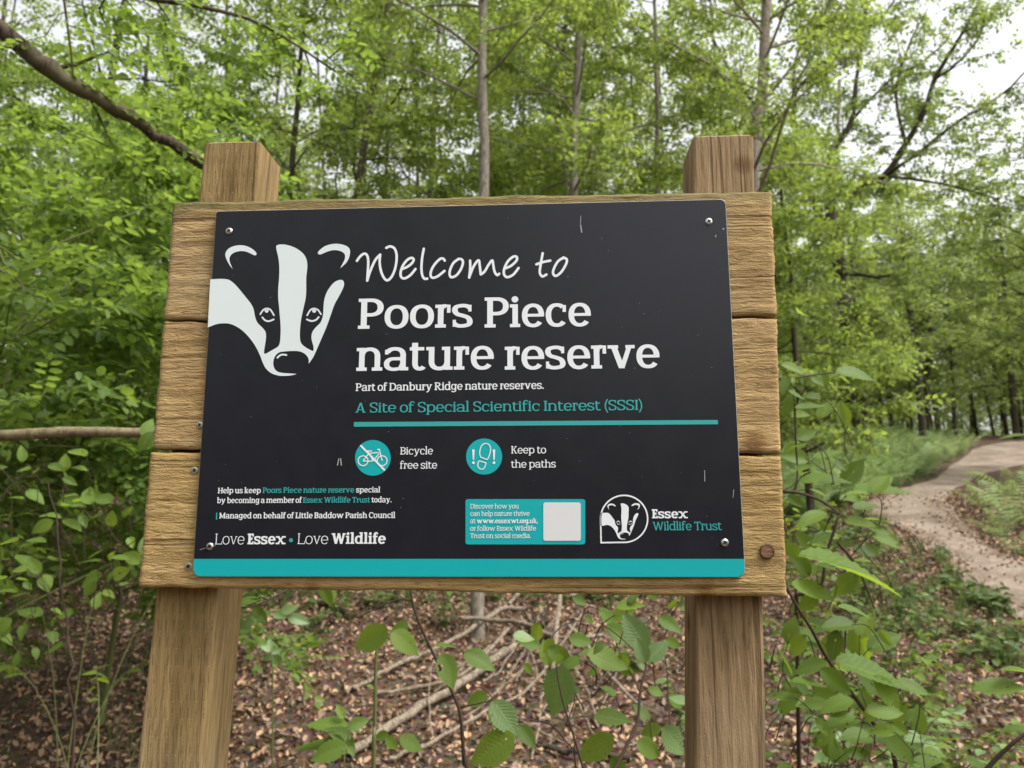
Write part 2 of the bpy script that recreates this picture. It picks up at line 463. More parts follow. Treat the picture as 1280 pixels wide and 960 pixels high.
        g.diag(e, 0, m_ - V * .5, CH, V * .9); g.diag(e + w - V * 1.1, 0, m_ - V * .55, CH, V * 1.1)
        g.R(e + w * .2, CH * .24, e + w * .8, CH * .24 + H * .9); g.R(0, 0, e + V + e * .8, S); g.R(w - V * 1.1 + e * .2, 0, w + 2 * e, S); W = w + 2 * e
    elif ch == 'W':
        d = 0.23 * CH + .2 * V; w = V * 1.06; k = V * .86; x = e * .7
        for q in range(2):
            g.diag(x, CH, x + d, 0, w); g.diag(x + 2 * d - 6, CH if q else CH * .97, x + d + (w - k) * .5, 0, k); x2_ = x; x = x + 2 * d - 14
        g.R(0, CH - S, e * .7 + w + e * .7, CH); g.R(x + 8 - e * .5, CH - S, x + 8 + k + e * .7, CH); W = x + 8 + k + e * .7
    elif ch == '.': g.disc(V * .62, V * .55, V * .60); W = V * 1.24
    elif ch == ',': g.disc(V * .62, V * .55, V * .60); g.poly((V * .1, -V * .9), (V * .5, -V * .9), (V * 1.2, V * .5), (V * .5, V * .3)); W = V * 1.24
    elif ch == '(' or ch == ')':
        p = [(V * 2.0, CH * 1.1), (V * .9, CH * .75), (V * .55, CH * .42), (V * .9, CH * .1), (V * 2.0, -CH * .24)]
        if ch == ')': p = [(V * 2.2 - x_, y_) for x_, y_ in p]
        g.stroke(p, V * .8, H * .6); W = V * 2.1
    elif ch == ' ': W = 130
    return g.P, W

WEIGHTS = {'light': (46, 40, 38), 'regular': (84, 64, 58), 'semi': (111, 76, 72), 'bold': (124, 84, 76), 'black': (152, 98, 90)}
_gc = {}
def text_polys(s, weight):
    V, H, S = WEIGHTS[weight]
    x = 0.0; out = []
    for i, ch in enumerate(s):
        if (ch, weight) not in _gc: _gc[(ch, weight)] = glyph(ch, V, H, S)
        P, W = _gc[(ch, weight)]
        out.append([[(px + x, py) for px, py in p] for p in P])
        x += W
        if i < len(s) - 1:
            nxt = s[i + 1]
            x += 30 if ch in 'ocedbpgas' and nxt in 'oceda' else 24
            if ch == ' ': x += 26
            if nxt == ' ': x += 0
    return out, x

def union(polys, T, V, F, y):
    """Union of flat polygons (given in their own 2-D units, mapped by T to x,z metres) appended to V, F."""
    co, fs = [], []
    tri = []
    for p in polys:
        tri += [p] if len(p) != 4 else [[p[0], p[1], p[2]], [p[0], p[2], p[3]]]
    for p in tri:
        a = 0.0
        for i in range(len(p)):
            q = p[(i + 1) % len(p)]; a += p[i][0] * q[1] - q[0] * p[i][1]
        if abs(a) < 1e-3: continue
        if a < 0: p = p[::-1]
        b = len(co); co += [Vector((px, py)) for px, py in p]; fs.append(list(range(b, b + len(p))))
    if not fs: return
    r = delaunay_2d_cdt(co, [], fs, 0, 1e-3)
    b = len(V)
    for v in r[0]:
        X, Z = T(v[0], v[1]); V.append((X, y, Z))
    for f, og in zip(r[2], r[5]):
        if og: F.append([b + i for i in f])
# ---------------------------------------------------------------- the sign: posts, planks, panel with its printing and screws
M_plank = [wood_mat('plank_wood_%s' % n, d, m_, l_, 'x', sd, moss=mo, bstr=0.75) for n, d, m_, l_, sd, mo in (
    ('a', (0.29, 0.185, 0.08), (0.40, 0.278, 0.128), (0.47, 0.325, 0.168), 3.1, (ZC + 0.2045, 60.0, (0.13, 0.115, 0.045))),
    ('b', (0.29, 0.185, 0.08), (0.40, 0.278, 0.13), (0.47, 0.325, 0.168), 8.4, None),
    ('c', (0.29, 0.187, 0.072), (0.41, 0.288, 0.126), (0.48, 0.33, 0.158), 15.7, None))]

def post_mat(name, dark, mid, light, seed, pits):
    m = wood_mat(name, dark, mid, light, 'z', seed, bstr=0.5, crk=(0.33, 0.41) if pits else (0.385, 0.44))
    nt = m.node_tree; b = nt.nodes['Principled BSDF']
    if pits:
        tc = nt.nodes.new('ShaderNodeTexCoord'); sp = nt.nodes.new('ShaderNodeSeparateXYZ'); nt.links.new(tc.outputs['Object'], sp.inputs[0])
        wob = ntex(nt, 14, tc.outputs['Object'], 2, 0.5)
        zz = math_n(nt, 'DIVIDE', sp.outputs[2], 0.0185)
        row = math_n(nt, 'FLOOR', zz)
        xx = math_n(nt, 'DIVIDE', math_n(nt, 'SUBTRACT', sp.outputs[0], math_n(nt, 'MULTIPLY', sp.outputs[2], 0.037)), 0.0088)
        xx = math_n(nt, 'ADD', xx, math_n(nt, 'MULTIPLY', row, 0.37))
        xx = math_n(nt, 'ADD', xx, math_n(nt, 'MULTIPLY', wob.outputs[0], 0.5))
        fx = math_n(nt, 'ABSOLUTE', math_n(nt, 'SUBTRACT', math_n(nt, 'FRACT', xx), 0.5))
        fz = math_n(nt, 'FRACT', zz)
        slit = math_n(nt, 'MULTIPLY', math_n(nt, 'LESS_THAN', fx, 0.055), math_n(nt, 'LESS_THAN', fz, 0.62))
        dot = math_n(nt, 'MULTIPLY', math_n(nt, 'LESS_THAN', fx, 0.07), math_n(nt, 'GREATER_THAN', fz, 0.93))
        brk = ntex(nt, 60, tc.outputs['Object'], 2, 0.5)
        geo = nt.nodes.new('ShaderNodeNewGeometry'); gs = nt.nodes.new('ShaderNodeSeparateXYZ'); nt.links.new(geo.outputs['True Normal'], gs.inputs[0])
        front = math_n(nt, 'LESS_THAN', gs.outputs[1], -0.8)
        slit = math_n(nt, 'MULTIPLY', math_n(nt, 'MULTIPLY', slit, front), math_n(nt, 'GREATER_THAN', brk.outputs[0], 0.42))
        dot = math_n(nt, 'MULTIPLY', dot, front)
        dot = math_n(nt, 'MULTIPLY', dot, math_n(nt, 'GREATER_THAN', brk.outputs[0], 0.5))
        src = b.inputs['Base Color'].links[0].from_socket
        c = mixc(nt, math_n(nt, 'MULTIPLY', slit, 0.6), src, (0.09, 0.055, 0.028))
        c = mixc(nt, math_n(nt, 'MULTIPLY', dot, 0.35), c, (0.55, 0.46, 0.3))
        nt.links.new(c, b.inputs['Base Color'])
    return m
M_post_l = post_mat('post_wood_left', (0.18, 0.122, 0.052), (0.27, 0.188, 0.085), (0.35, 0.25, 0.125), 5.3, True)
M_post_r = post_mat('post_wood_right', (0.18, 0.118, 0.066), (0.275, 0.192, 0.108), (0.35, 0.252, 0.15), 11.9, False)
M_edge = plain('panel_edge', (0.26, 0.24, 0.21), 0.5)
M_dark, _nt, _b = new_mat('panel_print_dark')
_n = ntex(_nt, 30, mapped(_nt, (1, 1, 1)), 4, 0.6)
_r = ramp(_nt, [(0.3, (0.0085, 0.0088, 0.0145)), (0.7, (0.0115, 0.0118, 0.0185))]); _nt.links.new(_n.outputs[0], _r.inputs[0])
_nt.links.new(_r.outputs[0], _b.inputs['Base Color'])
_rr = math_n(_nt, 'ADD', math_n(_nt, 'MULTIPLY', _n.outputs[0], 0.12), 0.24); _nt.links.new(_rr, _b.inputs['Roughness'])
_b.inputs['Specular IOR Level'].default_value = 0.36
M_white = plain('print_white', (0.735, 0.755, 0.79), 0.4)
M_badger = plain('print_badger_white', (0.665, 0.73, 0.745), 0.4)
M_teal = plain('print_teal', (0.0, 0.36, 0.385), 0.38)
M_teal2 = plain('print_teal_text', (0.03, 0.33, 0.33), 0.4)
M_steel = plain('screw_steel', (0.62, 0.60, 0.58), 0.32, 1.0)
M_hole = plain('screw_recess', (0.025, 0.022, 0.02), 0.7)
M_plug = wood_mat('plug_wood', (0.16, 0.085, 0.05), (0.25, 0.14, 0.085), (0.31, 0.18, 0.11), 'x', 2.2, bstr=0.3)
M_rim = plain('plug_rim', (0.06, 0.03, 0.018), 0.9)

sign = empty('welcome_sign', (0, 0.067, 0), 'wooden nature reserve sign with a dark printed panel on three rough planks and two posts', 'sign')

def plank(corners, mat, seed):
    (ax, az), (bx, bz), (cx, cz), (dx, dz) = corners          # TL TR BR BL
    nx, nz = 190, 42
    yf, yb = 0.0048, 0.030
    V, F = [], []
    for i in range(nz + 1):
        t = i / nz
        for j in range(nx + 1):
            s = j / nx
            x = (ax * (1 - s) + bx * s) * (1 - t) + (dx * (1 - s) + cx * s) * t
            z = (az * (1 - s) + bz * s) * (1 - t) + (dz * (1 - s) + cz * s) * t
            et, es = min(t, 1 - t), min(s, 1 - s)
            if et < 0.06: z += 0.0017 * noise.noise(Vector((x * 45, seed + round(t), 0))) + 0.0022 * noise.noise(Vector((x * 9, seed + 4 + round(t), 0)))
            if es < 0.012: x += 0.0011 * noise.noise(Vector((seed + 9 + round(s), z * 260, 0))) + 0.0016 * noise.noise(Vector((seed + round(s), z * 40, 2)))
            y = yf + 0.0009 * noise.noise(Vector((x * 5, z * 130, seed))) + 0.0005 * noise.noise(Vector((x * 60, z * 220, seed + 5)))
            if i in (0, nz) or j in (0, nx): y += 0.0014
            V.append((x, y, z + ZC))
    w = nx + 1
    for i in range(nz):
        for j in range(nx): F.append((i * w + j, (i + 1) * w + j, (i + 1) * w + j + 1, i * w + j + 1))
    ring = [j for j in range(nx + 1)] + [i * w + nx for i in range(1, nz + 1)] + [nz * w + j for j in range(nx - 1, -1, -1)] + [i * w for i in range(nz - 1, 0, -1)]
    b = len(V)
    for k in ring: V.append((V[k][0], yb, V[k][2]))
    m = len(ring)
    for k in range(m): F.append((ring[k], ring[(k + 1) % m], b + (k + 1) % m, b + k))
    F.append(tuple(range(b, b + m)))
    o = pmesh('plank', V, F, mat, sign)
    o.data.polygons.foreach_set('use_smooth', np.array([True] * (nx * nz) + [False] * (len(F) - nx * nz)))
    return o
P1 = plank([(-.3529, .2244), (.3505, .2204), (.3478, .0736), (-.3527, .0806)], M_plank[0], 1.0)
P2 = plank([(-.3533, .0776), (.3478, .0702), (.3428, -.0797), (-.3552, -.0700)], M_plank[1], 2.0)
P3 = plank([(-.3572, -.0740), (.3428, -.0829), (.3402, -.2305), (-.3588, -.2212)], M_plank[2], 3.0)

def post(x0, x1, z0, ztop, mat, seed):
    """x0,x1: front-face left/right at height z0 (sign frame); leans 0.037 to the right going up."""
    yf, yb, lean, bv = 0.0305, 0.1055, 0.037, 0.0035
    V, F = [], []
    prof = [(x0 + bv, yf), (x1 - bv, yf), (x1 - bv * .3, yf + bv * .3), (x1, yf + bv), (x1, yb - bv), (x1 - bv, yb), (x0 + bv, yb), (x0, yb - bv), (x0, yf + bv), (x0 + bv * .3, yf + bv * .3)]
    zs = [-1.78] + list(np.arange(-1.7, ztop - 0.004, 0.02)) + [ztop - 0.0022, ztop]
    k = len(prof)
    for iz, z in enumerate(zs):
        sh = 0.0025 if iz == len(zs) - 1 else 0
        for q, (x, y) in enumerate(prof):
            xm, ym = (x0 + x1) / 2, (yf + yb) / 2
            x_ = x + (sh if x < xm else -sh); y_ = y + (sh if y < ym else -sh)
            wv = 0.0007 * noise.noise(Vector((q * 3.3, z * 6, seed)))
            V.append((x_ + (z - z0) * lean + wv, y_ + wv, z + ZC + (0.0012 * noise.noise(Vector((x * 90, y * 90, seed))) if sh else 0)))
    for i in range(len(zs) - 1):
        for q in range(k): F.append((i * k + q, i * k + (q + 1) % k, (i + 1) * k + (q + 1) % k, (i + 1) * k + q))
    F.append(tuple(range((len(zs) - 1) * k, len(zs) * k)))
    return pmesh('post', V, F, mat, sign)
PL = post(-.3326, -.2612, 0.30, 0.3142, M_post_l, 4.0)
PR = post(.2696, .3418, 0.30, 0.3045, M_post_r, 9.0)
tag(PL, 'left post of yellowish timber pricked with rows of incisions'); tag(PR, 'right post with coarse upright grain and a small knot')

# --- panel
def corner_pts(pts_r):
    """rounded polygon from [(x,z,r)...] in order."""
    out = []
    n = len(pts_r)
    for i in range(n):
        x, z, r = pts_r[i]
        p = Vector((x, z)); a = Vector(pts_r[i - 1][:2]) - p; b = Vector(pts_r[(i + 1) % n][:2]) - p
        a.normalize(); b.normalize()
        c = p + (a + b) * r; s = p + a * r; e = p + b * r
        for k in range(9):
            t = k / 8 * math.pi / 2
            q = c - b * r * math.cos(t) - a * r * math.sin(t)
            out.append((q.x, q.y))
    return out
pc = corner_pts([(-.297, .21, .003), (.297, .21, .006), (.297, -.21, .009), (-.297, -.21, .009)])
def extruded(pts, y0, y1, bev):
    V, F = [], []
    n = len(pts)
    cx = sum(p[0] for p in pts) / n; cz = sum(p[1] for p in pts) / n
    ins = [(p[0] - math.copysign(bev, p[0] - cx), p[1] - math.copysign(bev, p[1] - cz)) for p in pts]
    for P_, y in ((ins, y0), (pts, y0 + bev), (pts, y1)):
        V += [(x, y, z + ZC) for x, z in P_]
    F.append(tuple(range(n)))
    for l in (0, 1):
        for i in range(n): F.append((l * n + i, (l + 1) * n + i, (l + 1) * n + (i + 1) % n, l * n + (i + 1) % n))
    F.append(tuple(range(2 * n, 3 * n))[::-1])
    return V, F
V_, F_ = extruded(pc, 0.0, 0.003, 0.0006)
panel = pmesh('panel', V_, F_, M_dark, sign)
panel.data.materials.append(M_edge)
for p in panel.data.polygons: p.material_index = 0 if p.index == 0 or len(p.vertices) > 4 else 1
tag(panel, 'dark charcoal printed panel with rounded corners')
YI, YT, YU = -0.0003, -0.0004, -0.0007

def sheet(name, polys_list, mat, y, T=None, label=None):
    V, F = [], []
    for polys in polys_list:
        if T is None: union([[(px * 40, -pz * 40) for px, pz in p] for p in polys], lambda a, b: sgn(a / 40, -b / 40), V, F, y)
        else: union(polys, T, V, F, y)
    o = pmesh(name, V, F, mat, panel)
    if label: o['label'] = label
    if name == 'scuff': o['kind'] = 'stuff'
    return o

def text(V, F, s, weight, u0, u1, v0, v1, cap, y=YT):
    """one run of text from pixel u0 to u1, baseline v0->v1, capital height cap pixels."""
    out, w = text_polys(s, weight)
    a = sgn(u0, v0); b = sgn(u1, v1); t = sgn(u0, v0 - cap)
    zb = (a[1] + b[1]) / 2; kz = (t[1] - a[1]) / CH; kx = (b[0] - a[0]) / w
    for P in out: union(P, lambda X, Y: (a[0] + X * kx, zb + Y * kz), V, F, y)

def text_obj(name, runs, mat, y=YT):
    V, F = [], []
    for r in runs: text(V, F, *r, y=y)
    return pmesh(name, V, F, mat, panel)

text_obj('title_lettering', [("Poors", 'semi', 447.5, 590.8, 410.8, 409.4, 37.6), ("Piece", 'semi', 605.8, 738.6, 409.2, 408.0, 37.6), ("nature", 'semi', 445.3, 617, 463.4, 462, 37.8), ("reserve", 'semi', 631, 824.6, 461.8, 460.2, 37.8)], M_white)
text_obj('subtitle_lettering', [("Part of Danbury Ridge nature reserves.", 'semi', 444.6, 679.7, 488.4, 486.6, 9.6)], M_white)
text_obj('site_lettering', [("A Site of Special Scientific Interest (SSSI)", 'regular', 444.1, 803, 515.4, 513.0, 12.4)], M_teal2)
text_obj('bicycle_lettering', [("Bicycle", 'regular', 500.3, 541.1, 568.2, 567.9, 9.2), ("free site", 'regular', 500, 546.4, 586, 585.6, 9.2)], M_white)
text_obj('paths_lettering', [("Keep to", 'regular', 639, 682.7, 567, 566.6, 9.2), ("the paths", 'regular', 639, 694.8, 584.7, 584.3, 9.2)], M_white)
z7 = lambda x: 260 + x / 5.12
w7 = lambda y_: 600 + y_ / 5.12
text_obj('member_lettering', [("Help us keep", 'bold', z7(63), z7(338), w7(85), w7(84), 6.9), ("special", 'bold', z7(948), z7(1102), w7(80), w7(79.5), 6.9),
                             ("by becoming a member of", 'bold', z7(58), z7(600), w7(148), w7(146), 6.9), ("today.", 'bold', z7(1047), z7(1175), w7(143.5), w7(143), 6.9),
                             ("Managed on behalf of Little Baddow Parish Council", 'bold', z7(72), z7(1198), w7(248), w7(241), 7.1)], M_white)
text_obj('member_teal_lettering', [("Poors Piece nature reserve", 'bold', z7(350), z7(936), w7(83), w7(80.5), 6.9), ("Essex Wildlife Trust", 'bold', z7(608), z7(1037), w7(146), w7(144), 6.9)], M_teal2)
text_obj('slogan_lettering', [("Love", 'light', z7(45), z7(232), w7(412), w7(411), 13.3), ("Essex", 'black', z7(252), z7(496), w7(411.5), w7(410.5), 13.3),
                             ("Love", 'light', z7(573), z7(768), w7(410), w7(409), 13.3), ("Wildlife", 'black', z7(790), z7(1137), w7(409), w7(407.5), 13.3)], M_white)
z5 = lambda x: 575 + x / 8
w5 = lambda y_: 615 + y_ / 8
L5 = [("Discover how you", 'regular', 103, 588, 166), ("can help nature thrive", 'regular', 103, 695, 240), ("at", 'regular', 103, 155, 313), ("www.essexwt.org.uk,", 'black', 168, 778, 313),
      ("or follow Essex Wildlife", 'regular', 103, 760, 388), ("Trust on social media.", 'regular', 103, 708, 461)]
text_obj('info_lettering', [(s, w, z5(a), z5(b), w5(c), w5(c - 1.5), 5.9) for s, w, a, b, c in L5], M_white, YU)
z6 = lambda x: 740 + x / 6.737
w6 = lambda y_: 610 + y_ / 6.737
text_obj('logo_lettering', [("Essex", 'black', z6(505), z6(806), w6(255), w6(254), 11.3)], M_white)
text_obj('logo_teal_lettering', [("Wildlife Trust", 'regular', z6(512), z6(1093), w6(355), w6(356), 10.6)], M_teal2)

def px_strokes(paths, w, cap=True, n=6):
    out = []
    for p in paths:
        g = Pen(w, w, w); g.stroke(p, w, w, n, cap); out += g.P
    return out
def circ_px(u, v, r, k=48, ry=None):
    return [(u + r * math.cos(a), v + (ry or r) * math.sin(a)) for a in np.linspace(0, 2 * np.pi, k, endpoint=False)]
def line_px(p, q, w): 
    d = np.array(q, float) - np.array(p, float); d /= np.linalg.norm(d); n_ = np.array([-d[1], d[0]]) * w / 2
    p, q = np.array(p, float), np.array(q, float)
    return [tuple(p + n_), tuple(q + n_), tuple(q - n_), tuple(p - n_)]
def rrect(u0, v0, u1, v1, r):
    out = []
    for cx_, cy_, a0 in ((u1 - r, v1 - r, 0), (u0 + r, v1 - r, 90), (u0 + r, v0 + r, 180), (u1 - r, v0 + r, 270)):
        for k in range(7):
            a = rad(a0 + k * 15); out.append((cx_ + r * math.cos(a), cy_ + r * math.sin(a)))
    return out

# handwritten welcome
zz = lambda P: [(440 + x / 6.4, 290 + y / 6.4) for x, y in P]
z2 = lambda P: [(430 + x / 3.048, 280 + y / 3.048) for x, y in P]
hand = [zz([(40, 232), (66, 196), (96, 175), (118, 183), (129, 215), (130, 270), (122, 390)]),
        zz([(122, 390), (150, 305), (188, 224), (226, 182)]),
        zz([(226, 182), (222, 250), (236, 325), (262, 375), (288, 386), (320, 355), (345, 295), (357, 225), (355, 170), (338, 130), (305, 116), (275, 128)]),
        zz([(402, 297), (442, 280), (480, 250), (494, 222), (478, 208), (442, 225), (405, 275), (389, 328), (396, 363), (425, 371), (468, 345), (508, 297)]),
        zz([(575, 135), (562, 205), (556, 285), (562, 345), (580, 374), (603, 374)]),
        zz([(742, 230), (730, 214), (706, 216), (668, 252), (638, 300), (629, 345), (645, 367), (680, 358), (715, 333), (740, 312)]),
        zz([(852, 218), (815, 245), (788, 295), (781, 340), (797, 363), (838, 345), (873, 295), (888, 245), (877, 220), (852, 216)]),
        zz([(945, 230), (946, 290), (938, 365)]), zz([(938, 365), (965, 292), (998, 238), (1016, 230), (1022, 268), (1030, 340)]),
        zz([(1030, 340), (1060, 318), (1095, 260), (1122, 228), (1130, 262), (1140, 315), (1160, 345), (1178, 335)]),
        z2([(612, 170), (636, 160), (657, 140), (658, 126), (645, 125), (625, 142), (611, 170), (610, 192), (622, 203), (645, 193), (665, 168)]),
        z2([(757, 112), (750, 150), (746, 185), (756, 200), (771, 193)]), z2([(733, 154), (760, 145), (786, 140)]),
        z2([(836, 129), (815, 143), (799, 172), (797, 190), (808, 198), (828, 183), (845, 155), (849, 136), (836, 128)])]
sheet('welcome_lettering', [px_strokes(hand, 3.1)], M_white, YT)

# badger
B_main = [(482, 95), (490, 83), (520, 79), (560, 85), (605, 102), (645, 130), (668, 160), (678, 195), (678, 235), (672, 290), (672, 370), (668, 420), (655, 480), (640, 550), (633, 610), (632, 670), (641, 705), (665, 727), (700, 747), (712, 752), (718, 745), (717, 720), (706, 680), (708, 640), (730, 605), (760, 575), (775, 540), (780, 500), (784, 440), (800, 385), (825, 345), (850, 318), (880, 304), (902, 306), (911, 325), (905, 355), (880, 405), (850, 460), (825, 530), (800, 600), (770, 670), (742, 735), (716, 792), (688, 832), (688, 812), (680, 788), (660, 768), (630, 755), (590, 752), (540, 755), (500, 762), (475, 785), (464, 820), (466, 850), (480, 875), (505, 888), (550, 893), (610, 897), (585, 905), (530, 910), (480, 904), (445, 888), (415, 860), (395, 820), (380, 780), (350, 720), (310, 665), (265, 620), (220, 592), (180, 579), (135, 578), (95, 586), (50, 604), (58, 450), (66, 300), (120, 297), (160, 298), (190, 306), (225, 335), (260, 375), (300, 425), (325, 457), (340, 490), (350, 540), (365, 575), (395, 605), (414, 630), (418, 660), (414, 700), (405, 760), (412, 770), (425, 765), (460, 745), (493, 725), (505, 700), (510, 650), (510, 590), (505, 530), (500, 470), (495, 420), (495, 360), (500, 300), (502, 230), (497, 170), (488, 130)]
B_sharp = {(688, 832), (610, 897), (50, 604), (66, 300), (58, 450)}
B_ear1 = [(208, 236), (185, 205), (165, 165), (162, 135), (180, 107), (215, 90), (255, 84), (295, 90), (330, 107), (355, 130), (357, 144), (345, 148), (320, 136), (285, 123), (250, 122), (215, 132), (195, 148), (187, 170), (192, 198)]
B_ear2 = [(887, 229), (905, 195), (917, 165), (914, 140), (890, 122), (850, 115), (810, 123), (775, 138), (755, 143), (745, 132), (760, 112), (795, 88), (850, 75), (900, 80), (935, 95), (949, 120), (943, 160), (925, 195)]
def smooth_closed(pts, sharp=()):
    segs, cur = [], None
    n = len(pts); st = [i for i in range(n) if pts[i] in sharp]
    if not st: return [tuple(p) for p in catmull(pts, 3, True)]
    out = []
    for a, b in zip(st, st[1:] + [st[0] + n]):
        q = [pts[i % n] for i in range(a, b + 1)]
        out += [tuple(p) for p in catmull(q, 3)[:-1]]
    return out
def badger(T, neck=None):
    main = [(neck if (neck is not None and p[0] < 70) else p[0], p[1]) for p in B_main]
    sharp = set(B_sharp) | {(p if neck is None else (neck, p[1])) for p in B_sharp if p[0] < 70}
    L = [[[T(*p) for p in smooth_closed(main, sharp)]], [[T(*p) for p in smooth_closed(B_ear1, {(208, 236)})]], [[T(*p) for p in smooth_closed(B_ear2, {(887, 229)})]]]
    k = abs(T(1000, 0)[0] - T(0, 0)[0]) / 1000
    for pth, w in (([(382, 520), (400, 494), (422, 484), (446, 492), (468, 527)], 10), ([(395, 540), (412, 558), (436, 564), (466, 553)], 11),
                   ([(678, 527), (698, 494), (722, 484), (746, 493), (765, 520)], 10), ([(676, 553), (705, 563), (733, 556), (751, 538)], 11), ([(490, 795), (506, 780), (525, 775), (547, 778)], 11)):
        L.append(px_strokes([[T(*p) for p in pth]], w * k))
    for c in ((422, 498), (722, 498)): L.append([circ_px(*T(*c), 13 * k, 16)])
    return L
sheet('badger_emblem', badger(lambda x, y: (250 + x / 5.055, 290 + y / 5.055)), M_badger, YT)
TL = lambda X, Y: (z6(130 + (X - 162) * .347), w6(130 + (Y - 82) * .366))
logo = badger(TL, -8)
ring_pts = [(270 + 198 * math.cos(a), 260 - 198 * math.sin(a)) for a in np.linspace(rad(-82), rad(180), 60)] + [(75, 360), (77, 459), (200, 459), (297, 457)]
logo.append([line_px((z6(a[0]), w6(a[1])), (z6(b[0]), w6(b[1])), 1.9) for a, b in zip(ring_pts[:60], ring_pts[1:60])] +
            [circ_px(z6(a[0]), w6(a[1]), 0.95, 10) for a in ring_pts[:60]] +
            [line_px((z6(72), w6(260)), (z6(77), w6(466)), 1.9), line_px((z6(71), w6(460)), (z6(298), w6(457)), 1.9)])
sheet('logo_emblem', logo, M_white, YT)

# teal shapes
sheet('divider_line', [[[(442.5, 527.6), (897, 525.0), (897.6, 530.4), (442.4, 533.4)]]], M_teal2, YI)
sheet('slogan_dot', [[circ_px(z7(532), w7(385), 2.6, 20)]], M_teal2, YT)
sheet('managed_bar', [[[(z7(51), w7(254)), (z7(53), w7(209)), (z7(61), w7(209)), (z7(59), w7(254))]]], M_teal2, YT)
zb = sgn(585, 698.6)[1] - ZC
bandp = [p for p in corner_pts([(-.2962, zb, .0001), (.2962, zb, .0001), (.2962, -.2092, .0085), (-.2962, -.2092, .0085)])]
sheet('teal_band', [[[(x * 1e5, z * 1e5) for x, z in bandp]]], M_teal, YI, T=lambda a, b: (a * 1e-5, b * 1e-5 + ZC))
M_teal_i = M_teal
sheet('icon_disc', [[circ_px(466.2, 572.3, 22.3)]], M_teal_i, YI)
sheet('icon_disc', [[circ_px(605.2, 570.7, 22.5)]], M_teal_i, YI)
z3 = lambda x, y: (435 + x / 10.667, 540 + y / 10.667)
k3 = 1 / 10.667
def wheel(cx_, cy_, r, w):
    pts = circ_px(*z3(cx_, cy_), r * k3, 28)
    return [line_px(a, b, w * k3) for a, b in zip(pts, pts[1:] + pts[:1])]
bike = wheel(203, 384, 66, 14) + wheel(457, 384, 66, 14)
for a, b, w in (((203, 384), (278, 290), 13), ((203, 388), (335, 390), 13), ((262, 250), (338, 388), 14), ((285, 284), (412, 274), 14), ((335, 386), (418, 288), 13), ((418, 228), (457, 384), 14), ((392, 234), (428, 232), 14), ((235, 253), (322, 254), 15)):
    bike.append(line_px(z3(*a), z3(*b), w * k3))
bike.append(line_px(z3(168, 178), z3(492, 512), 25 * k3))
sheet('bicycle_icon', [bike], M_white, YU)
z4 = lambda x, y: (575 + x / 9.143, 540 + y / 9.143)
sole = [tuple(p) for p in catmull([z4(*p) for p in ((236, 288), (226, 240), (236, 182), (262, 143), (300, 132), (334, 146), (350, 188), (344, 240), (328, 288), (312, 316))], 5)] + [z4(274, 302)]
heel = [z4(220, 330), z4(298, 352)] + [tuple(p) for p in catmull([z4(*p) for p in ((298, 352), (290, 385), (266, 422), (234, 422), (206, 396), (206, 360), (220, 330))], 4)]
foot_ = []
for P_ in (sole, heel):
    for a, b in zip(P_, P_[1:] + P_[:1]):
        if abs(a[0] - b[0]) + abs(a[1] - b[1]) > 1e-6:
            foot_.append(line_px(a, b, 1.25)); foot_.append(circ_px(*a, 0.62, 8))
for x0_ in (154, 389):
    foot_.append([z4(x0_ - 14, 200), z4(x0_ + 14, 200), z4(x0_ + 7, 320), z4(x0_ - 7, 320)]); foot_.append(circ_px(*z4(x0_, 352), 16 / 9.143, 16))
sheet('footprint_icon', [foot_], M_white, YU)
sheet('info_box', [[rrect(581.9, 623.9, 731.6, 680.5, 3.2)]], M_teal, YI)
sheet('blank_square', [[rrect(679.2, 628.0, 726.0, 675.9, 2.6)]], plain('label_white', (0.63, 0.64, 0.66), 0.45), YU)
# scuffs and specks on the print
rs = random.Random(5)
sc_ = [[line_px((726.0, 270), (725.6, 280), 0.8)], [line_px((725.6, 281), (727.2, 291), 1.6)], [line_px((880.6, 588), (880.8, 602), 0.9)], [line_px((895, 294), (894, 297), 1.3)], [circ_px(904, 286.5, 1.1, 7)],
       [line_px((424, 573), (422, 582), 1.3)], [line_px((426, 573), (427, 582), 1.4)], [line_px((917, 612), (916, 622), 0.7)], [line_px((270, 682), (250, 687), 0.5)]]
for _ in range(70):
    u_, v_ = rs.uniform(262, 905), rs.uniform(268, 690); sc_.append([circ_px(u_, v_, rs.choice((0.25, 0.3, 0.4, 0.5)), 6)])
SCF = sheet('scuff', sc_, plain('scuff_grey', (0.30, 0.30, 0.30), 0.7), YU * 1.15)

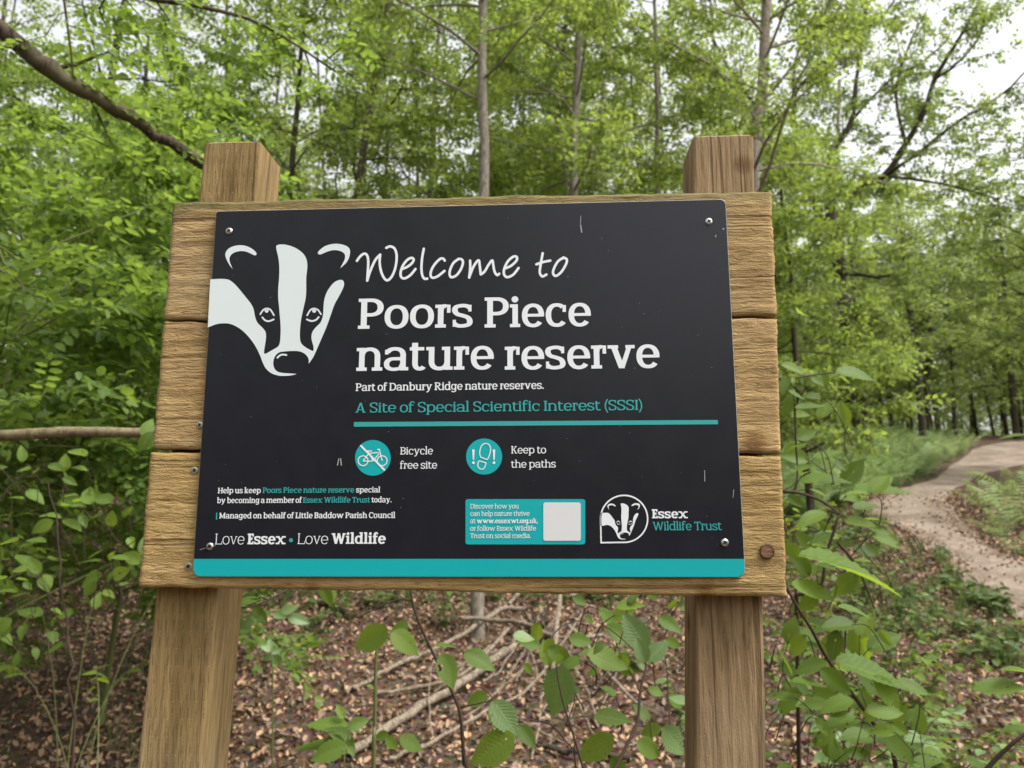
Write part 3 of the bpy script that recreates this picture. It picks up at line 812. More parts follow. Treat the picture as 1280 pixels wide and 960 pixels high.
def screw(u, v, r, y, parent, name='screw', fl=1.0):
    x, z = sgn(u, v, y)
    V, F, mi = [], [], []
    prof = [(1.0, 0.0), (0.97, 0.35), (0.8, 0.62), (0.5, 0.75), (0.42, 0.74)]
    k = 20
    for pr, ph in prof:
        V += [(x + r * pr * math.cos(2 * math.pi * i / k), y - r * 0.62 * fl * ph, z + r * pr * math.sin(2 * math.pi * i / k)) for i in range(k)]
    for l in range(len(prof) - 1):
        for i in range(k): F.append((l * k + i, l * k + (i + 1) % k, (l + 1) * k + (i + 1) % k, (l + 1) * k + i)); mi.append(0)
    b = len(V); V += [(x + r * .40 * math.cos(2 * math.pi * i / k), y - r * 0.2 * fl, z + r * .40 * math.sin(2 * math.pi * i / k)) for i in range(k)]
    for i in range(k): F.append(((len(prof) - 1) * k + i, (len(prof) - 1) * k + (i + 1) % k, b + (i + 1) % k, b + i)); mi.append(1)
    F.append(tuple(range(b, b + k))); mi.append(1)
    for a in (0.5, 0.5 + math.pi / 2):       # raised quarters between the recess arms read as a cross
        c, s = math.cos(a) * r, math.sin(a) * r; w = 0.13; b = len(V)
        for p, q in ((.62, w), (.62, -w), (-.62, -w), (-.62, w)): V.append((x + p * c - q * s, y - r * 0.475 * fl, z + p * s + q * c))
        F.append((b, b + 1, b + 2, b + 3)); mi.append(1)
    o = pmesh(name, V, F, M_steel, parent); o.data.materials.append(M_hole)
    o.data.polygons.foreach_set('material_index', np.array(mi, dtype=np.int32))
    return o
for u, v in ((286.5, 289), (886, 277), (906, 678.3), (262.5, 683)): screw(u, v, 0.0041, -0.0002, panel)
screw(243, 588, 0.0040, 0.0040, P3, fl=.3); screw(235.5, 708, 0.0042, 0.0040, P3, fl=.3); screw(249.5, 531, 0.0036, 0.0042, P2, fl=.3)
# round wooden plug over a bolt, bottom right
px_, pz_ = sgn(958.5, 689.5, 0.004)
V, F = [], []
k = 28
for r_, y_ in ((0.0078, 0.0030), (0.0068, 0.0024), (0.0066, 0.0036)):
    V += [(px_ + r_ * math.cos(2 * math.pi * i / k), y_, pz_ + r_ * math.sin(2 * math.pi * i / k)) for i in range(k)]
for l in (0, 1):
    for i in range(k): F.append((l * k + i, l * k + (i + 1) % k, (l + 1) * k + (i + 1) % k, (l + 1) * k + i))
pmesh('plug_rim', V, F, M_rim, P3)
pmesh('bolt_plug', [(px_ + 0.0065 * math.cos(2 * math.pi * i / k), 0.0029, pz_ + 0.0065 * math.sin(2 * math.pi * i / k)) for i in range(k)], [tuple(range(k))], M_plug, P3)
# ---------------------------------------------------------------- ground, path, leaf litter
def ground_mat():
    m, nt, b = new_mat('woodland_floor')
    v = mapped(nt, (1, 1, 1))
    n1 = ntex(nt, 1.2, v, 5, 0.6); n2 = ntex(nt, 26, v, 4, 0.7); 
    vo = nt.nodes.new('ShaderNodeTexVoronoi'); vo.inputs['Scale'].default_value = 22; nt.links.new(v, vo.inputs['Vector'])
    r = ramp(nt, [(0.25, (0.035, 0.024, 0.016)), (0.5, (0.09, 0.062, 0.045)), (0.8, (0.19, 0.135, 0.10))])
    nt.links.new(n2.outputs[0], r.inputs[0])
    c = mixc(nt, 0.35, r.outputs[0], vo.outputs['Color'], 'SOFT_LIGHT')
    r2 = ramp(nt, [(0.35, (0.75, 0.72, 0.66)), (0.65, (1.1, 1.05, 1.0))]); nt.links.new(n1.outputs[0], r2.inputs[0])
    c = mixc(nt, 1.0, c, r2.outputs[0], 'MULTIPLY')
    nt.links.new(c, b.inputs['Base Color']); b.inputs['Roughness'].default_value = 0.95; b.inputs['Specular IOR Level'].default_value = 0.1
    h = math_n(nt, 'ADD', n2.outputs[0], vo.outputs['Distance']); bump(nt, b, h, 0.8, 0.02)
    return m
gx = np.concatenate([np.linspace(-90, -12, 14)[:-1], np.linspace(-12, 22, 137), np.linspace(22, 100, 14)[1:]])
gy = np.concatenate([np.linspace(-60, -4, 10)[:-1], np.linspace(-4, 34, 153), np.linspace(34, 160, 20)[1:]])
V = np.array([(x, y, ground(x, y)) for y in gy for x in gx])
nx_ = len(gx)
ii, jj = np.meshgrid(np.arange(len(gy) - 1), np.arange(nx_ - 1), indexing='ij')
F = np.stack([ii * nx_ + jj, ii * nx_ + jj + 1, (ii + 1) * nx_ + jj + 1, (ii + 1) * nx_ + jj], -1).reshape(-1, 4)
tag(npmesh('ground', V, F, ground_mat(), None, True), 'leaf-strewn woodland floor rising gently behind the sign', None, None, 'structure')

PATH_PX = [(1420, 549), (1280, 551), (1240, 556), (1218, 562), (1190, 583), (1160, 603), (1120, 614), (1090, 626), (1076, 640), (1090, 650), (1122, 658), (1152, 678), (1180, 702), (1212, 735), (1262, 768), (1330, 810), (1480, 870),
           (1560, 800), (1400, 745), (1290, 710), (1225, 675), (1205, 652), (1186, 632), (1192, 614), (1216, 601), (1238, 592), (1290, 581), (1420, 570)]
_pp = [on_ground(u, v)[:2] for u, v in PATH_PX]
_pp = [tuple(p) for p in catmull(_pp, 4, True)]
_pp = [(x + 0.10 * noise.noise(Vector((x * 1.3, y * 1.3, 1))), y + 0.12 * noise.noise(Vector((x * 1.3, y * 1.3, 5)))) for x, y in _pp]
def in_poly(x, y, P):
    c = False; n = len(P); j = n - 1
    for i in range(n):
        if (P[i][1] > y) != (P[j][1] > y) and x < (P[j][0] - P[i][0]) * (y - P[i][1]) / (P[j][1] - P[i][1]) + P[i][0]: c = not c
        j = i
    return c
_bx = [min(p[0] for p in _pp), max(p[0] for p in _pp), min(p[1] for p in _pp), max(p[1] for p in _pp)]
_co = [Vector(p) for p in _pp]; _nb = len(_co)
for y in np.arange(_bx[2], _bx[3], 0.25):
    for x in np.arange(_bx[0], _bx[1], 0.25):
        if in_poly(x, y, _pp): _co.append(Vector((x, y)))
_r = delaunay_2d_cdt(_co, [], [list(range(_nb))], 1, 1e-5)
def path_mat():
    m, nt, b = new_mat('trodden_earth')
    v = mapped(nt, (1, 1, 1))
    n1 = ntex(nt, 1.4, v, 5, 0.6); n2 = ntex(nt, 45, v, 4, 0.7); n3 = ntex(nt, 9, v, 4, 0.6)
    r = ramp(nt, [(0.3, (0.15, 0.118, 0.09)), (0.5, (0.26, 0.215, 0.175)), (0.75, (0.36, 0.31, 0.26))]); nt.links.new(n1.outputs[0], r.inputs[0])
    r2 = ramp(nt, [(0.35, (0.55, 0.5, 0.45)), (0.6, (1.08, 1.06, 1.04))]); nt.links.new(n2.outputs[0], r2.inputs[0])
    r3 = ramp(nt, [(0.35, (0.75, 0.7, 0.65)), (0.6, (1.05, 1.05, 1.05))]); nt.links.new(n3.outputs[0], r3.inputs[0])
    c = mixc(nt, 0.8, r.outputs[0], r2.outputs[0], 'MULTIPLY'); c = mixc(nt, 0.8, c, r3.outputs[0], 'MULTIPLY')
    nt.links.new(c, b.inputs['Base Color']); b.inputs['Roughness'].default_value = 0.95; b.inputs['Specular IOR Level'].default_value = 0.1
    bump(nt, b, math_n(nt, 'ADD', n2.outputs[0], n3.outputs[0]), 0.6, 0.02)
    return m
tag(pmesh('path', [(v[0], v[1], ground(v[0], v[1]) + 0.016) for v in _r[0]], [tuple(f) for f in _r[2]], path_mat(), None, True), 'bare earth footpath curving uphill between the bracken', None, None, 'structure')

# ---------------------------------------------------------------- leaves
def leaf_mat(name, refl, trans, var=0.35, tw=0.45, rough=0.5, spec=0.25, veins=False, yellow=0.0):
    m, nt, b = new_mat(name)
    geo = nt.nodes.new('ShaderNodeNewGeometry')
    rnd = geo.outputs['Random Per Island']
    def tone(c):
        lo = tuple(x * (1 - var) for x in c); hi = (c[0] * (1 + var) + 0.01, c[1] * (1 + var * 0.8), c[2] * (1 + var * 0.5))
        r = ramp(nt, [(0.0, lo), (0.5, c), (1.0, hi)]); nt.links.new(rnd, r.inputs[0]); return r.outputs[0]
    a, t = tone(refl), tone(trans)
    if veins:
        uv = nt.nodes.new('ShaderNodeTexCoord'); sp = nt.nodes.new('ShaderNodeSeparateXYZ'); nt.links.new(uv.outputs['UV'], sp.inputs[0])
        c = math_n(nt, 'ABSOLUTE', math_n(nt, 'SUBTRACT', sp.outputs[0], 0.5))
        s = math_n(nt, 'SUBTRACT', math_n(nt, 'MULTIPLY', sp.outputs[1], 11.0), math_n(nt, 'MULTIPLY', c, 5.0))
        fr = math_n(nt, 'ABSOLUTE', math_n(nt, 'SUBTRACT', math_n(nt, 'FRACT', s), 0.5))
        vein = math_n(nt, 'MULTIPLY', math_n(nt, 'SUBTRACT', 0.10, fr), 10.0, True)
        mid = math_n(nt, 'MULTIPLY', math_n(nt, 'SUBTRACT', 0.022, c), 60.0, True)
        f = math_n(nt, 'MAXIMUM', math_n(nt, 'MULTIPLY', vein, 0.6), math_n(nt, 'MULTIPLY', mid, 0.8))
        a = mixc(nt, f, a, (refl[0] * 1.9 + .02, refl[1] * 1.55 + .02, refl[2] * 1.8 + .01))
        t = mixc(nt, f, t, (trans[0] * .55, trans[1] * .6, trans[2] * .6))
        bump(nt, b, math_n(nt, 'SUBTRACT', math_n(nt, 'MULTIPLY', fr, 1.0), math_n(nt, 'MULTIPLY', mid, 0.3)), 0.35, 0.002)
        n_ = ntex(nt, 14, uv.outputs['UV'], 3, 0.6); 
        r = ramp(nt, [(0.3, (0.8, 0.82, 0.8)), (0.65, (1.1, 1.1, 1.1))]); nt.links.new(n_.outputs[0], r.inputs[0]); a = mixc(nt, 0.8, a, r.outputs[0], 'MULTIPLY')
    nt.links.new(a, b.inputs['Base Color']); b.inputs['Roughness'].default_value = rough; b.inputs['Specular IOR Level'].default_value = spec
    tr = nt.nodes.new('ShaderNodeBsdfTranslucent'); nt.links.new(t, tr.inputs['Color'])
    mx = nt.nodes.new('ShaderNodeMixShader'); mx.inputs[0].default_value = tw
    out = nt.nodes['Material Output']
    nt.links.new(b.outputs[0], mx.inputs[1]); nt.links.new(tr.outputs[0], mx.inputs[2]); nt.links.new(mx.outputs[0], out.inputs['Surface'])
    if veins:       # insect holes and brown-edged blemishes
        hn = ntex(nt, 95, mapped(nt, (1, 1, 1)), 1, 0.4)
        hole = math_n(nt, 'GREATER_THAN', hn.outputs[0], 0.735)
        tp = nt.nodes.new('ShaderNodeBsdfTransparent'); m2 = nt.nodes.new('ShaderNodeMixShader'); nt.links.new(hole, m2.inputs[0])
        nt.links.new(mx.outputs[0], m2.inputs[1]); nt.links.new(tp.outputs[0], m2.inputs[2]); nt.links.new(m2.outputs[0], out.inputs['Surface'])
        bl = ramp(nt, [(0.665, (0, 0, 0)), (0.72, (1, 1, 1))]); nt.links.new(hn.outputs[0], bl.inputs[0])
        nt.links.new(mixc(nt, math_n(nt, 'MULTIPLY', bl.outputs[0], 0.7), a, (0.16, 0.12, 0.04)), b.inputs['Base Color'])
    return m
ML_left = leaf_mat('hornbeam_leaf', (0.105, 0.172, 0.042), (0.30, 0.44, 0.062))
ML_mid = leaf_mat('birch_leaf', (0.118, 0.175, 0.046), (0.355, 0.47, 0.082))
ML_oak = leaf_mat('oak_leaf', (0.125, 0.178, 0.062), (0.34, 0.45, 0.09))
ML_far = leaf_mat('wood_leaf', (0.135, 0.185, 0.068), (0.40, 0.51, 0.12))
ML_near = leaf_mat('near_leaf', (0.095, 0.165, 0.028), (0.31, 0.43, 0.035), 0.35, 0.42, 0.5, 0.25, True)
ML_pale = leaf_mat('pale_near_leaf', (0.135, 0.215, 0.075), (0.22, 0.36, 0.06), 0.2, 0.3, 0.42, 0.45, True)
ML_fern = leaf_mat('bracken_leaf', (0.27, 0.37, 0.165), (0.34, 0.47, 0.15), 0.3, 0.3)
ML_herb = leaf_mat('herb_leaf', (0.095, 0.145, 0.045), (0.17, 0.25, 0.06), 0.55, 0.3)
ML_litter = leaf_mat('dead_leaf', (0.265, 0.18, 0.122), (0.2, 0.12, 0.06), 0.78, 0.08, 0.6, 0.35)
def bark_mat(name, dark, light, scale, seed, moss=None, ringy=False):
    m, nt, b = new_mat(name)
    v = mapped(nt, (scale, scale, scale * (3.2 if ringy else 0.35)), loc=(seed, 0, seed))
    n1 = ntex(nt, 3.0, v, 5, 0.65, 0.4); n2 = ntex(nt, 2.2, mapped(nt, (1, 1, 1), loc=(seed, seed, 0)), 3, 0.6)
    r = ramp(nt, [(0.34, dark), (0.62, light)]); nt.links.new(n1.outputs[0], r.inputs[0]); c = r.outputs[0]
    if moss: 
        f = math_n(nt, 'MULTIPLY', math_n(nt, 'SUBTRACT', n2.outputs[0], 0.52), 5.0, True); c = mixc(nt, f, c, moss)
    nt.links.new(c, b.inputs['Base Color']); b.inputs['Roughness'].default_value = 0.9; b.inputs['Specular IOR Level'].default_value = 0.15
    bump(nt, b, n1.outputs[0], 0.6, 0.01)
    return m
MB_grey = bark_mat('grey_bark', (0.10, 0.085, 0.065), (0.26, 0.225, 0.18), 14, 1)
MB_birch = bark_mat('birch_bark', (0.12, 0.09, 0.07), (0.42, 0.36, 0.30), 9, 2, ringy=True)
MB_dark = bark_mat('dark_bark', (0.025, 0.020, 0.014), (0.085, 0.068, 0.048), 12, 3)
MB_moss = bark_mat('mossy_bark', (0.018, 0.013, 0.009), (0.095, 0.072, 0.05), 16, 4, moss=(0.125, 0.115, 0.06))
MB_pole = bark_mat('smooth_branch_bark', (0.10, 0.078, 0.042), (0.22, 0.18, 0.105), 22, 5, moss=(0.16, 0.15, 0.075))
MB_dead = bark_mat('dead_wood', (0.08, 0.06, 0.042), (0.29, 0.235, 0.175), 15, 6)
MB_twig = plain('twig_bark', (0.055, 0.035, 0.025), 0.8, 0, 0.2)
MB_green = plain('green_stem', (0.10, 0.11, 0.035), 0.6, 0, 0.3)

def leaf_mid():
    V = np.array([(0, 0, 0), (1, 0, -.06), (.30, .27, .05), (.72, .20, .02), (.30, -.27, .05), (.72, -.20, .02)], float)
    return V, np.array([(0, 4, 5, 1), (0, 1, 3, 2)])
def leaf_far():
    return np.array([(0, 0, 0), (.45, -.30, .04), (1, 0, -.05), (.45, .30, .04)], float), np.array([(0, 1, 2, 3)])
def rotm(az, pit, roll):
    """arrays -> (n,3,3): roll about x, pitch about y, azimuth about z"""
    ca, sa, cp, sp, cr, sr = np.cos(az), np.sin(az), np.cos(pit), np.sin(pit), np.cos(roll), np.sin(roll)
    z = np.zeros_like(ca); o = np.ones_like(ca)
    A = np.stack([ca, -sa, z, sa, ca, z, z, z, o], -1).reshape(-1, 3, 3)
    P = np.stack([cp, z, sp, z, o, z, -sp, z, cp], -1).reshape(-1, 3, 3)
    R = np.stack([o, z, z, z, cr, -sr, z, sr, cr], -1).reshape(-1, 3, 3)
    return A @ P @ R
def make_spray(rng, n, base, size, step, jitter=0.35):
    tv, tf = base
    V, F = [], []
    x = 0.0
    for i in range(n):
        side = 1 if i % 2 else -1
        if i == n - 1: side = 0
        s = size * (0.7 + 0.5 * math.sin(math.pi * (i + 1) / (n + 1))) * rng.uniform(.8, 1.15)
        R = rotm(np.array([side * rng.uniform(.7, 1.1)]), np.array([rng.normal(0.12, jitter)]), np.array([rng.normal(0, jitter)]))[0]
        V.append((tv * s) @ R.T + np.array([x, side * .004, -0.25 * x * x + rng.normal(0, .006)])); F.append(tf + len(tv) * i)
        x += step * rng.uniform(.7, 1.2)
    return np.concatenate(V), np.concatenate(F)
def scatter(sprays, pos, az, pit, roll, sc, rng):
    """place random sprays; returns V, F"""
    VV, FF = [], []; off = 0
    pick = rng.integers(0, len(sprays), len(pos))
    R = rotm(az, pit, roll)
    for q, (tv, tf) in enumerate(sprays):
        idx = np.nonzero(pick == q)[0]
        if not len(idx): continue
        v = np.einsum('nij,kj->nki', R[idx], tv) * sc[idx][:, None, None] + pos[idx][:, None, :]
        f = tf[None] + (off + np.arange(len(idx)) * len(tv))[:, None, None]
        VV.append(v.reshape(-1, 3)); FF.append(f.reshape(-1, tf.shape[1])); off += len(idx) * len(tv)
    return np.concatenate(VV), np.concatenate(FF)
RS = np.random.default_rng(11)
SP_left = [make_spray(RS, 11, leaf_mid(), 0.064, 0.032) for _ in range(6)]
SP_mid = [make_spray(RS, 11, leaf_mid(), 0.052, 0.028, 0.5) for _ in range(6)]
SP_oak = [make_spray(RS, 9, leaf_far(), 0.095, 0.045, 0.6) for _ in range(5)]
SP_far = [make_spray(RS, 9, leaf_far(), 0.115, 0.055, 0.6) for _ in range(6)]

def to_px(P):
    d = P - CAM; z = d @ FWD
    z = np.where(z < 0.05, 0.05, z)
    return IW / 2 + FPX * (d @ RGT) / z, IH / 2 - FPX * (d @ UPV) / z, d @ FWD
def keep(P, mu=350, mv=330):
    u, v, z = to_px(P)
    return (z > 0.4) & (u > -mu) & (u < IW + mu) & (v > -mv) & (v < IH + mu)

def tree(name, label, pts, r0, r1, limbs, crown, bark, leafm, sprays, seed, cat='tree', group=None, explicit=None, cull=True, leaf_scale=1.0):
    """pts: trunk polyline in world space (base first). limbs: dict for grown limbs. explicit: list of (polyline, r_start, r_end)."""
    rng = np.random.default_rng(seed)
    root = empty(name, tuple(pts[0]), label, cat, group)
    T = Tubes(); P = catmull(pts, 5); n = len(P)
    seglen = np.linalg.norm(np.diff(P, axis=0), axis=1); L = np.r_[0, np.cumsum(seglen)]; L /= L[-1]
    rr = r0 + (r1 - r0) * L; rr[0] *= 1.35; 
    wob = np.array([[noise.noise(Vector((seed, p[2] * .9, 0))), noise.noise(Vector((seed, p[2] * .9, 9))), 0] for p in P]) * limbs.get('wob', 0.05); wob[0] = 0
    P = P + wob
    T.add(P, rr, 9, 0.12, rng); T.build('trunk', bark, root)
    B = Tubes(); pos, az, pit = [], [], []
    def sprays_on(line, r_, dens, t0):
        ll = np.linalg.norm(np.diff(line, axis=0), axis=1).sum()
        for q in range(max(1, int(ll * dens * DM + .5))):
            t = rng.uniform(t0, 1.0); i = min(int(t * (len(line) - 1)), len(line) - 2); f = t * (len(line) - 1) - i
            p = line[i] * (1 - f) + line[i + 1] * f
            d = line[i + 1] - line[i]; a0 = math.atan2(d[1], d[0]) + rng.choice((-1, 1)) * rng.uniform(.2, 1.3)
            pos.append(p); az.append(a0); pit.append(rng.normal(crown.get('pit', 0.1), crown.get('pj', 0.35)))
    def limb(line, ra, rb, sub=1.0):
        line = np.asarray(line, float)
        B.add(line + (rng.normal(0, .006, line.shape) if ra > .03 else 0), np.linspace(ra, rb, len(line)) * (1 + .10 * rng.normal(0, 1, len(line)) * (ra > .03)), 7, .18, rng)
        ll = np.linalg.norm(np.diff(line, axis=0), axis=1).sum()
        if sub:
            ns = max(2, int(ll * sub * crown.get('sub', 3.0)))
            for q in range(ns):
                t = rng.uniform(crown.get('t0', .25), 1.0); i = min(int(t * (len(line) - 1)), len(line) - 2)
                p = line[i]; d = line[i + 1] - line[i]; d = d / (np.linalg.norm(d) + 1e-9)
                v = d * 0.6 + rng.normal(0, .6, 3); v[2] = v[2] * .6 + crown.get('up', 0.1); v /= np.linalg.norm(v)
                sl = crown.get('sublen', 0.8) * rng.uniform(.5, 1.2) * (1.15 - .5 * t)
                ln = np.array([p, p + v * sl * .35 + rng.normal(0, .03, 3), p + v * sl * .7 + rng.normal(0, .05, 3) + [0, 0, -.02], p + v * sl + rng.normal(0, .06, 3) + [0, 0, -.10 * sl]])
                rs_ = max(.0025, min(ra * .35, .012)); B.add(ln, np.linspace(rs_, .0018, 4), 4)
                sprays_on(ln, rs_, crown['dens'], 0.15)
        if sub > .5: sprays_on(line, rb, crown['dens'] * crown.get('onl', .7), 0.45)
    for e in (explicit or []): limb(*e)
    nl = limbs.get('n', 0)
    for q in range(nl):
        t = limbs['t0'] + (1 - limbs['t0']) * (q + rng.uniform(0, 1)) / nl
        i = min(np.searchsorted(L, t), n - 1); p = P[i]
        a = q * 2.4 + rng.uniform(-.5, .5) + seed; el = rng.uniform(*limbs.get('el', (.25, .8)))
        ll = limbs['len'] * (1.05 - .55 * (t - limbs['t0']) / (1 - limbs['t0'])) * rng.uniform(.7, 1.15)
        d = np.array([math.cos(a) * math.cos(el), math.sin(a) * math.cos(el), math.sin(el)])
        line = [p]
        for k in range(1, 6):
            d = d + rng.normal(0, .14, 3) + np.array([0, 0, limbs.get('bend', -.05)]); d /= np.linalg.norm(d)
            line.append(line[-1] + d * ll / 5)
        limb(line, max(rr[i] * limbs.get('lr', .34), .007), .003)
    B.build('limbs', bark, root)
    if pos:
        pos = np.array(pos); az = np.array(az); pit = np.array(pit)
        if cull:
            k = keep(pos); pos, az, pit = pos[k], az[k], pit[k]
        if len(pos):
            m = len(pos)
            V, F = scatter(sprays, pos, az, pit, rng.normal(0, .4, m), leaf_scale * rng.uniform(.8, 1.2, m), rng)
            npmesh('crown', V, F, leafm, root)
    return root, len(pos)
def trunk_px(base_uv, pts_uvd, dbase=None):
    x, y, d = on_ground(*base_uv)
    out = [np.array([x, y, ground(x, y) - .1])]
    for u, v, dd in pts_uvd: out.append(at(u, v, dd))
    return out
def stand(u, d, lean, h, k=5):
    """trunk polyline for a tree whose foot is seen at column u, d metres away"""
    p = at(u, 600, d); x, y = p[0], p[1]; z = ground(x, y)
    return [np.array([x + lean[0] * (i / k) , y + lean[1] * (i / k), z - .1 + h * i / k]) for i in range(k + 1)]
counts = {}
DM = 1.85
# ---------------------------------------------------------------- trees one can tell apart
def T_(key, *a, **k):
    r, n = tree(*a, **k); counts[key] = n
    return r
# left: the tree whose limb crosses the top left corner; its trunk stands just outside the picture
d0 = 2.7
tr0 = at(-330, 600, 2.5); g0 = ground(tr0[0], tr0[1])
lp = lambda L_, n=4: catmull([at(*q) for q in L_], n)
OV = T_('overhang', 'overhanging_tree', 'tree at the left with a thick mossy limb slanting down behind the left post',
   [np.array([tr0[0], tr0[1], g0 - .1]), np.array([tr0[0] - .03, tr0[1], g0 + 1.2]), np.array([tr0[0] + .02, tr0[1] + .05, g0 + 2.6]), np.array([tr0[0] - .1, tr0[1] + .1, g0 + 4.5])], .11, .05,
   dict(n=5, t0=.62, len=2.0, el=(.3, .9), bend=-.04), dict(dens=6, sub=3.0, sublen=.5, pit=.12), MB_moss, ML_left, SP_left, 3, leaf_scale=.72,
   explicit=[(lp([(-330, -190, 2.55), (-160, -70, 2.6), (0, 38, 2.75), (60, 88, 2.8), (120, 122, 2.9), (180, 158, 3.0), (250, 202, 3.1), (330, 250, 3.2), (420, 330, 3.3)]), .040, .020, .55),
             (lp([(-200, -100, 2.6), (20, -60, 3.0), (170, -6, 3.2), (250, 8, 3.3), (330, 32, 3.5), (420, 90, 3.7)]), .018, .006),
             (lp([(70, -60, 2.7), (80, 0, 2.75), (88, 60, 2.8), (92, 100, 2.85)]), .006, .004)])
_t = Tubes(); _ln = catmull([at(*q) for q in ((-335, 552, 2.5), (-150, 551, 2.2), (0, 545, 2.0), (90, 540, 2.0), (188, 541, 2.0), (265, 537, 2.0))], 6)
_t.add(_ln, np.linspace(.018, .0128, len(_ln)) * (1 + .05 * np.sin(np.arange(len(_ln)) * 1.9)), 9, .08, np.random.default_rng(2)); _t.build('bare_branch', MB_pole, OV)
T_('shrub1', 'hazel_shrub', 'leafy shrub at the far left edge whose thin pale stems arch over',
   stand(-40, 3.6, (.1, .1), 2.9), .018, .006, dict(n=32, t0=.25, len=1.5, el=(.2, 1.0), bend=-.08, wob=.1), dict(dens=10, sub=3.4, sublen=.5, pit=.15), MB_green, ML_left, SP_left, 21, cat='shrub', group='shrubs at the left')
T_('shrub2', 'hazel_shrub', 'dense leafy shrub beside the left edge of the planks',
   stand(150, 5.0, (.2, .2), 3.9), .022, .006, dict(n=44, t0=.2, len=1.7, el=(.2, 1.0), bend=-.08, wob=.1), dict(dens=9, sub=3.2, sublen=.55, pit=.15), MB_green, ML_left, SP_left, 22, cat='shrub', group='shrubs at the left')
T_('shrub3', 'hazel_shrub', 'darker shrub further back in the gap under the mossy limb',
   stand(40, 6.8, (.2, .2), 4.6), .03, .006, dict(n=52, t0=.12, len=2.0, el=(.2, 1.0), bend=-.07, wob=.1), dict(dens=8, sub=3.0, sublen=.6, pit=.15), MB_green, ML_left, SP_left, 23, cat='shrub', group='shrubs at the left')
T_('leftback', 'leafy_tree', 'tall leafy tree behind the mossy limb at upper left',
   stand(60, 8.5, (.3, .3), 10), .09, .02, dict(n=40, t0=.22, len=3.0, el=(.1, .7), bend=-.05), dict(dens=7, sub=2.6, sublen=.8), MB_dark, ML_left, SP_left, 31, group='trees behind the sign')
T_('leftback2', 'leafy_tree', 'tree with a dark leaning trunk left of centre behind the sign',
   trunk_px((408, 700), [(430, 400, 10), (452, 200, 10.2), (486, 0, 10.5), (510, -150, 11)]), .07, .03, dict(n=34, t0=.3, len=2.8, el=(.1, .7), bend=-.05), dict(dens=7, sub=2.6, sublen=.8), MB_dark, ML_mid, SP_mid, 32, group='trees behind the sign', leaf_scale=1.2)
T_('t1', 'slender_tree', 'slender tree with a straight grey trunk rising above the middle of the sign',
   trunk_px((596, 800), [(600, 500, 6.9), (604, 240, 7.0), (603, 100, 7.1), (604, -60, 7.2), (606, -260, 7.4)]), .062, .036, dict(n=22, t0=.55, len=1.9, el=(.2, .8), wob=.02), dict(dens=8, sub=2.8, sublen=.6), MB_grey, ML_mid, SP_mid, 41, group='trees behind the sign')
T_('t2', 'slender_tree', 'grey trunk with a side branch forking off near the top edge',
   trunk_px((712, 745), [(715, 480, 9.0), (717, 240, 9.1), (721, 100, 9.2), (723, 20, 9.2), (716, -120, 9.4)]), .068, .042, dict(n=26, t0=.42, len=2.2, el=(.2, .8), wob=.03), dict(dens=8, sub=2.8, sublen=.7), MB_grey, ML_mid, SP_mid, 42, group='trees behind the sign', leaf_scale=1.2,
   explicit=[(lp([(723, 28, 9.2), (738, 18, 9.1), (755, 5, 9.0), (780, -25, 9)]), .02, .012)])
T_('t3', 'slender_tree', 'thin dark trunk just left of the forked grey trunk',
   trunk_px((690, 720), [(692, 400, 11.5), (694, 240, 11.5), (702, 100, 11.6), (712, -40, 11.8)]), .055, .03, dict(n=26, t0=.3, len=2.2, el=(.2, .8), wob=.05), dict(dens=7, sub=2.6, sublen=.7), MB_dark, ML_mid, SP_mid, 43, group='trees behind the sign', leaf_scale=1.3)
T_('t4', 'birch_tree', 'pale thin birch trunk between the two grey trunks',
   trunk_px((650, 705), [(652, 400, 14), (653, 240, 14), (655, 120, 14), (660, -60, 14)]), .05, .03, dict(n=26, t0=.25, len=2.4, el=(.2, .8), wob=.05), dict(dens=6, sub=2.6, sublen=.7), MB_birch, ML_mid, SP_mid, 44, group='trees behind the sign', leaf_scale=1.5)
T_('t4b', 'birch_tree', 'pale slanting birch stem right of the forked grey trunk',
   trunk_px((728, 700), [(732, 400, 13.5), (737, 240, 13.5), (752, 130, 13.5), (772, 0, 13.8), (790, -90, 14)]), .045, .025, dict(n=24, t0=.25, len=2.4, el=(.2, .8), wob=.05), dict(dens=6, sub=2.6, sublen=.7), MB_birch, ML_mid, SP_mid, 45, group='trees behind the sign', leaf_scale=1.5)
T_('t5', 'birch_tree', 'pinkish trunk leaning slightly right above the right post',
   trunk_px((930, 735), [(938, 400, 9.5), (945, 180, 9.6), (954, 80, 9.7), (959, -20, 9.8), (965, -200, 10)]), .095, .06, dict(n=26, t0=.4, len=2.6, el=(.2, .8), wob=.05), dict(dens=7, sub=2.6, sublen=.8), MB_birch, ML_mid, SP_mid, 46, group='trees behind the sign', leaf_scale=1.2)
T_('m1', 'leafy_tree', 'bright green tree filling the gap left of the slender grey trunk',
   stand(520, 12.5, (.3, .3), 12), .08, .02, dict(n=38, t0=.15, len=3.0, el=(.1, .7), bend=-.05), dict(dens=6, sub=2.4, sublen=.9), MB_grey, ML_mid, SP_mid, 51, group='trees behind the sign', leaf_scale=1.5)
T_('m2', 'leafy_tree', 'leafy tree spreading between the forked trunk and the right post',
   stand(825, 12, (.3, .3), 11), .08, .02, dict(n=38, t0=.15, len=3.0, el=(.1, .7), bend=-.05), dict(dens=6, sub=2.4, sublen=.9), MB_grey, ML_mid, SP_mid, 52, group='trees behind the sign', leaf_scale=1.5)
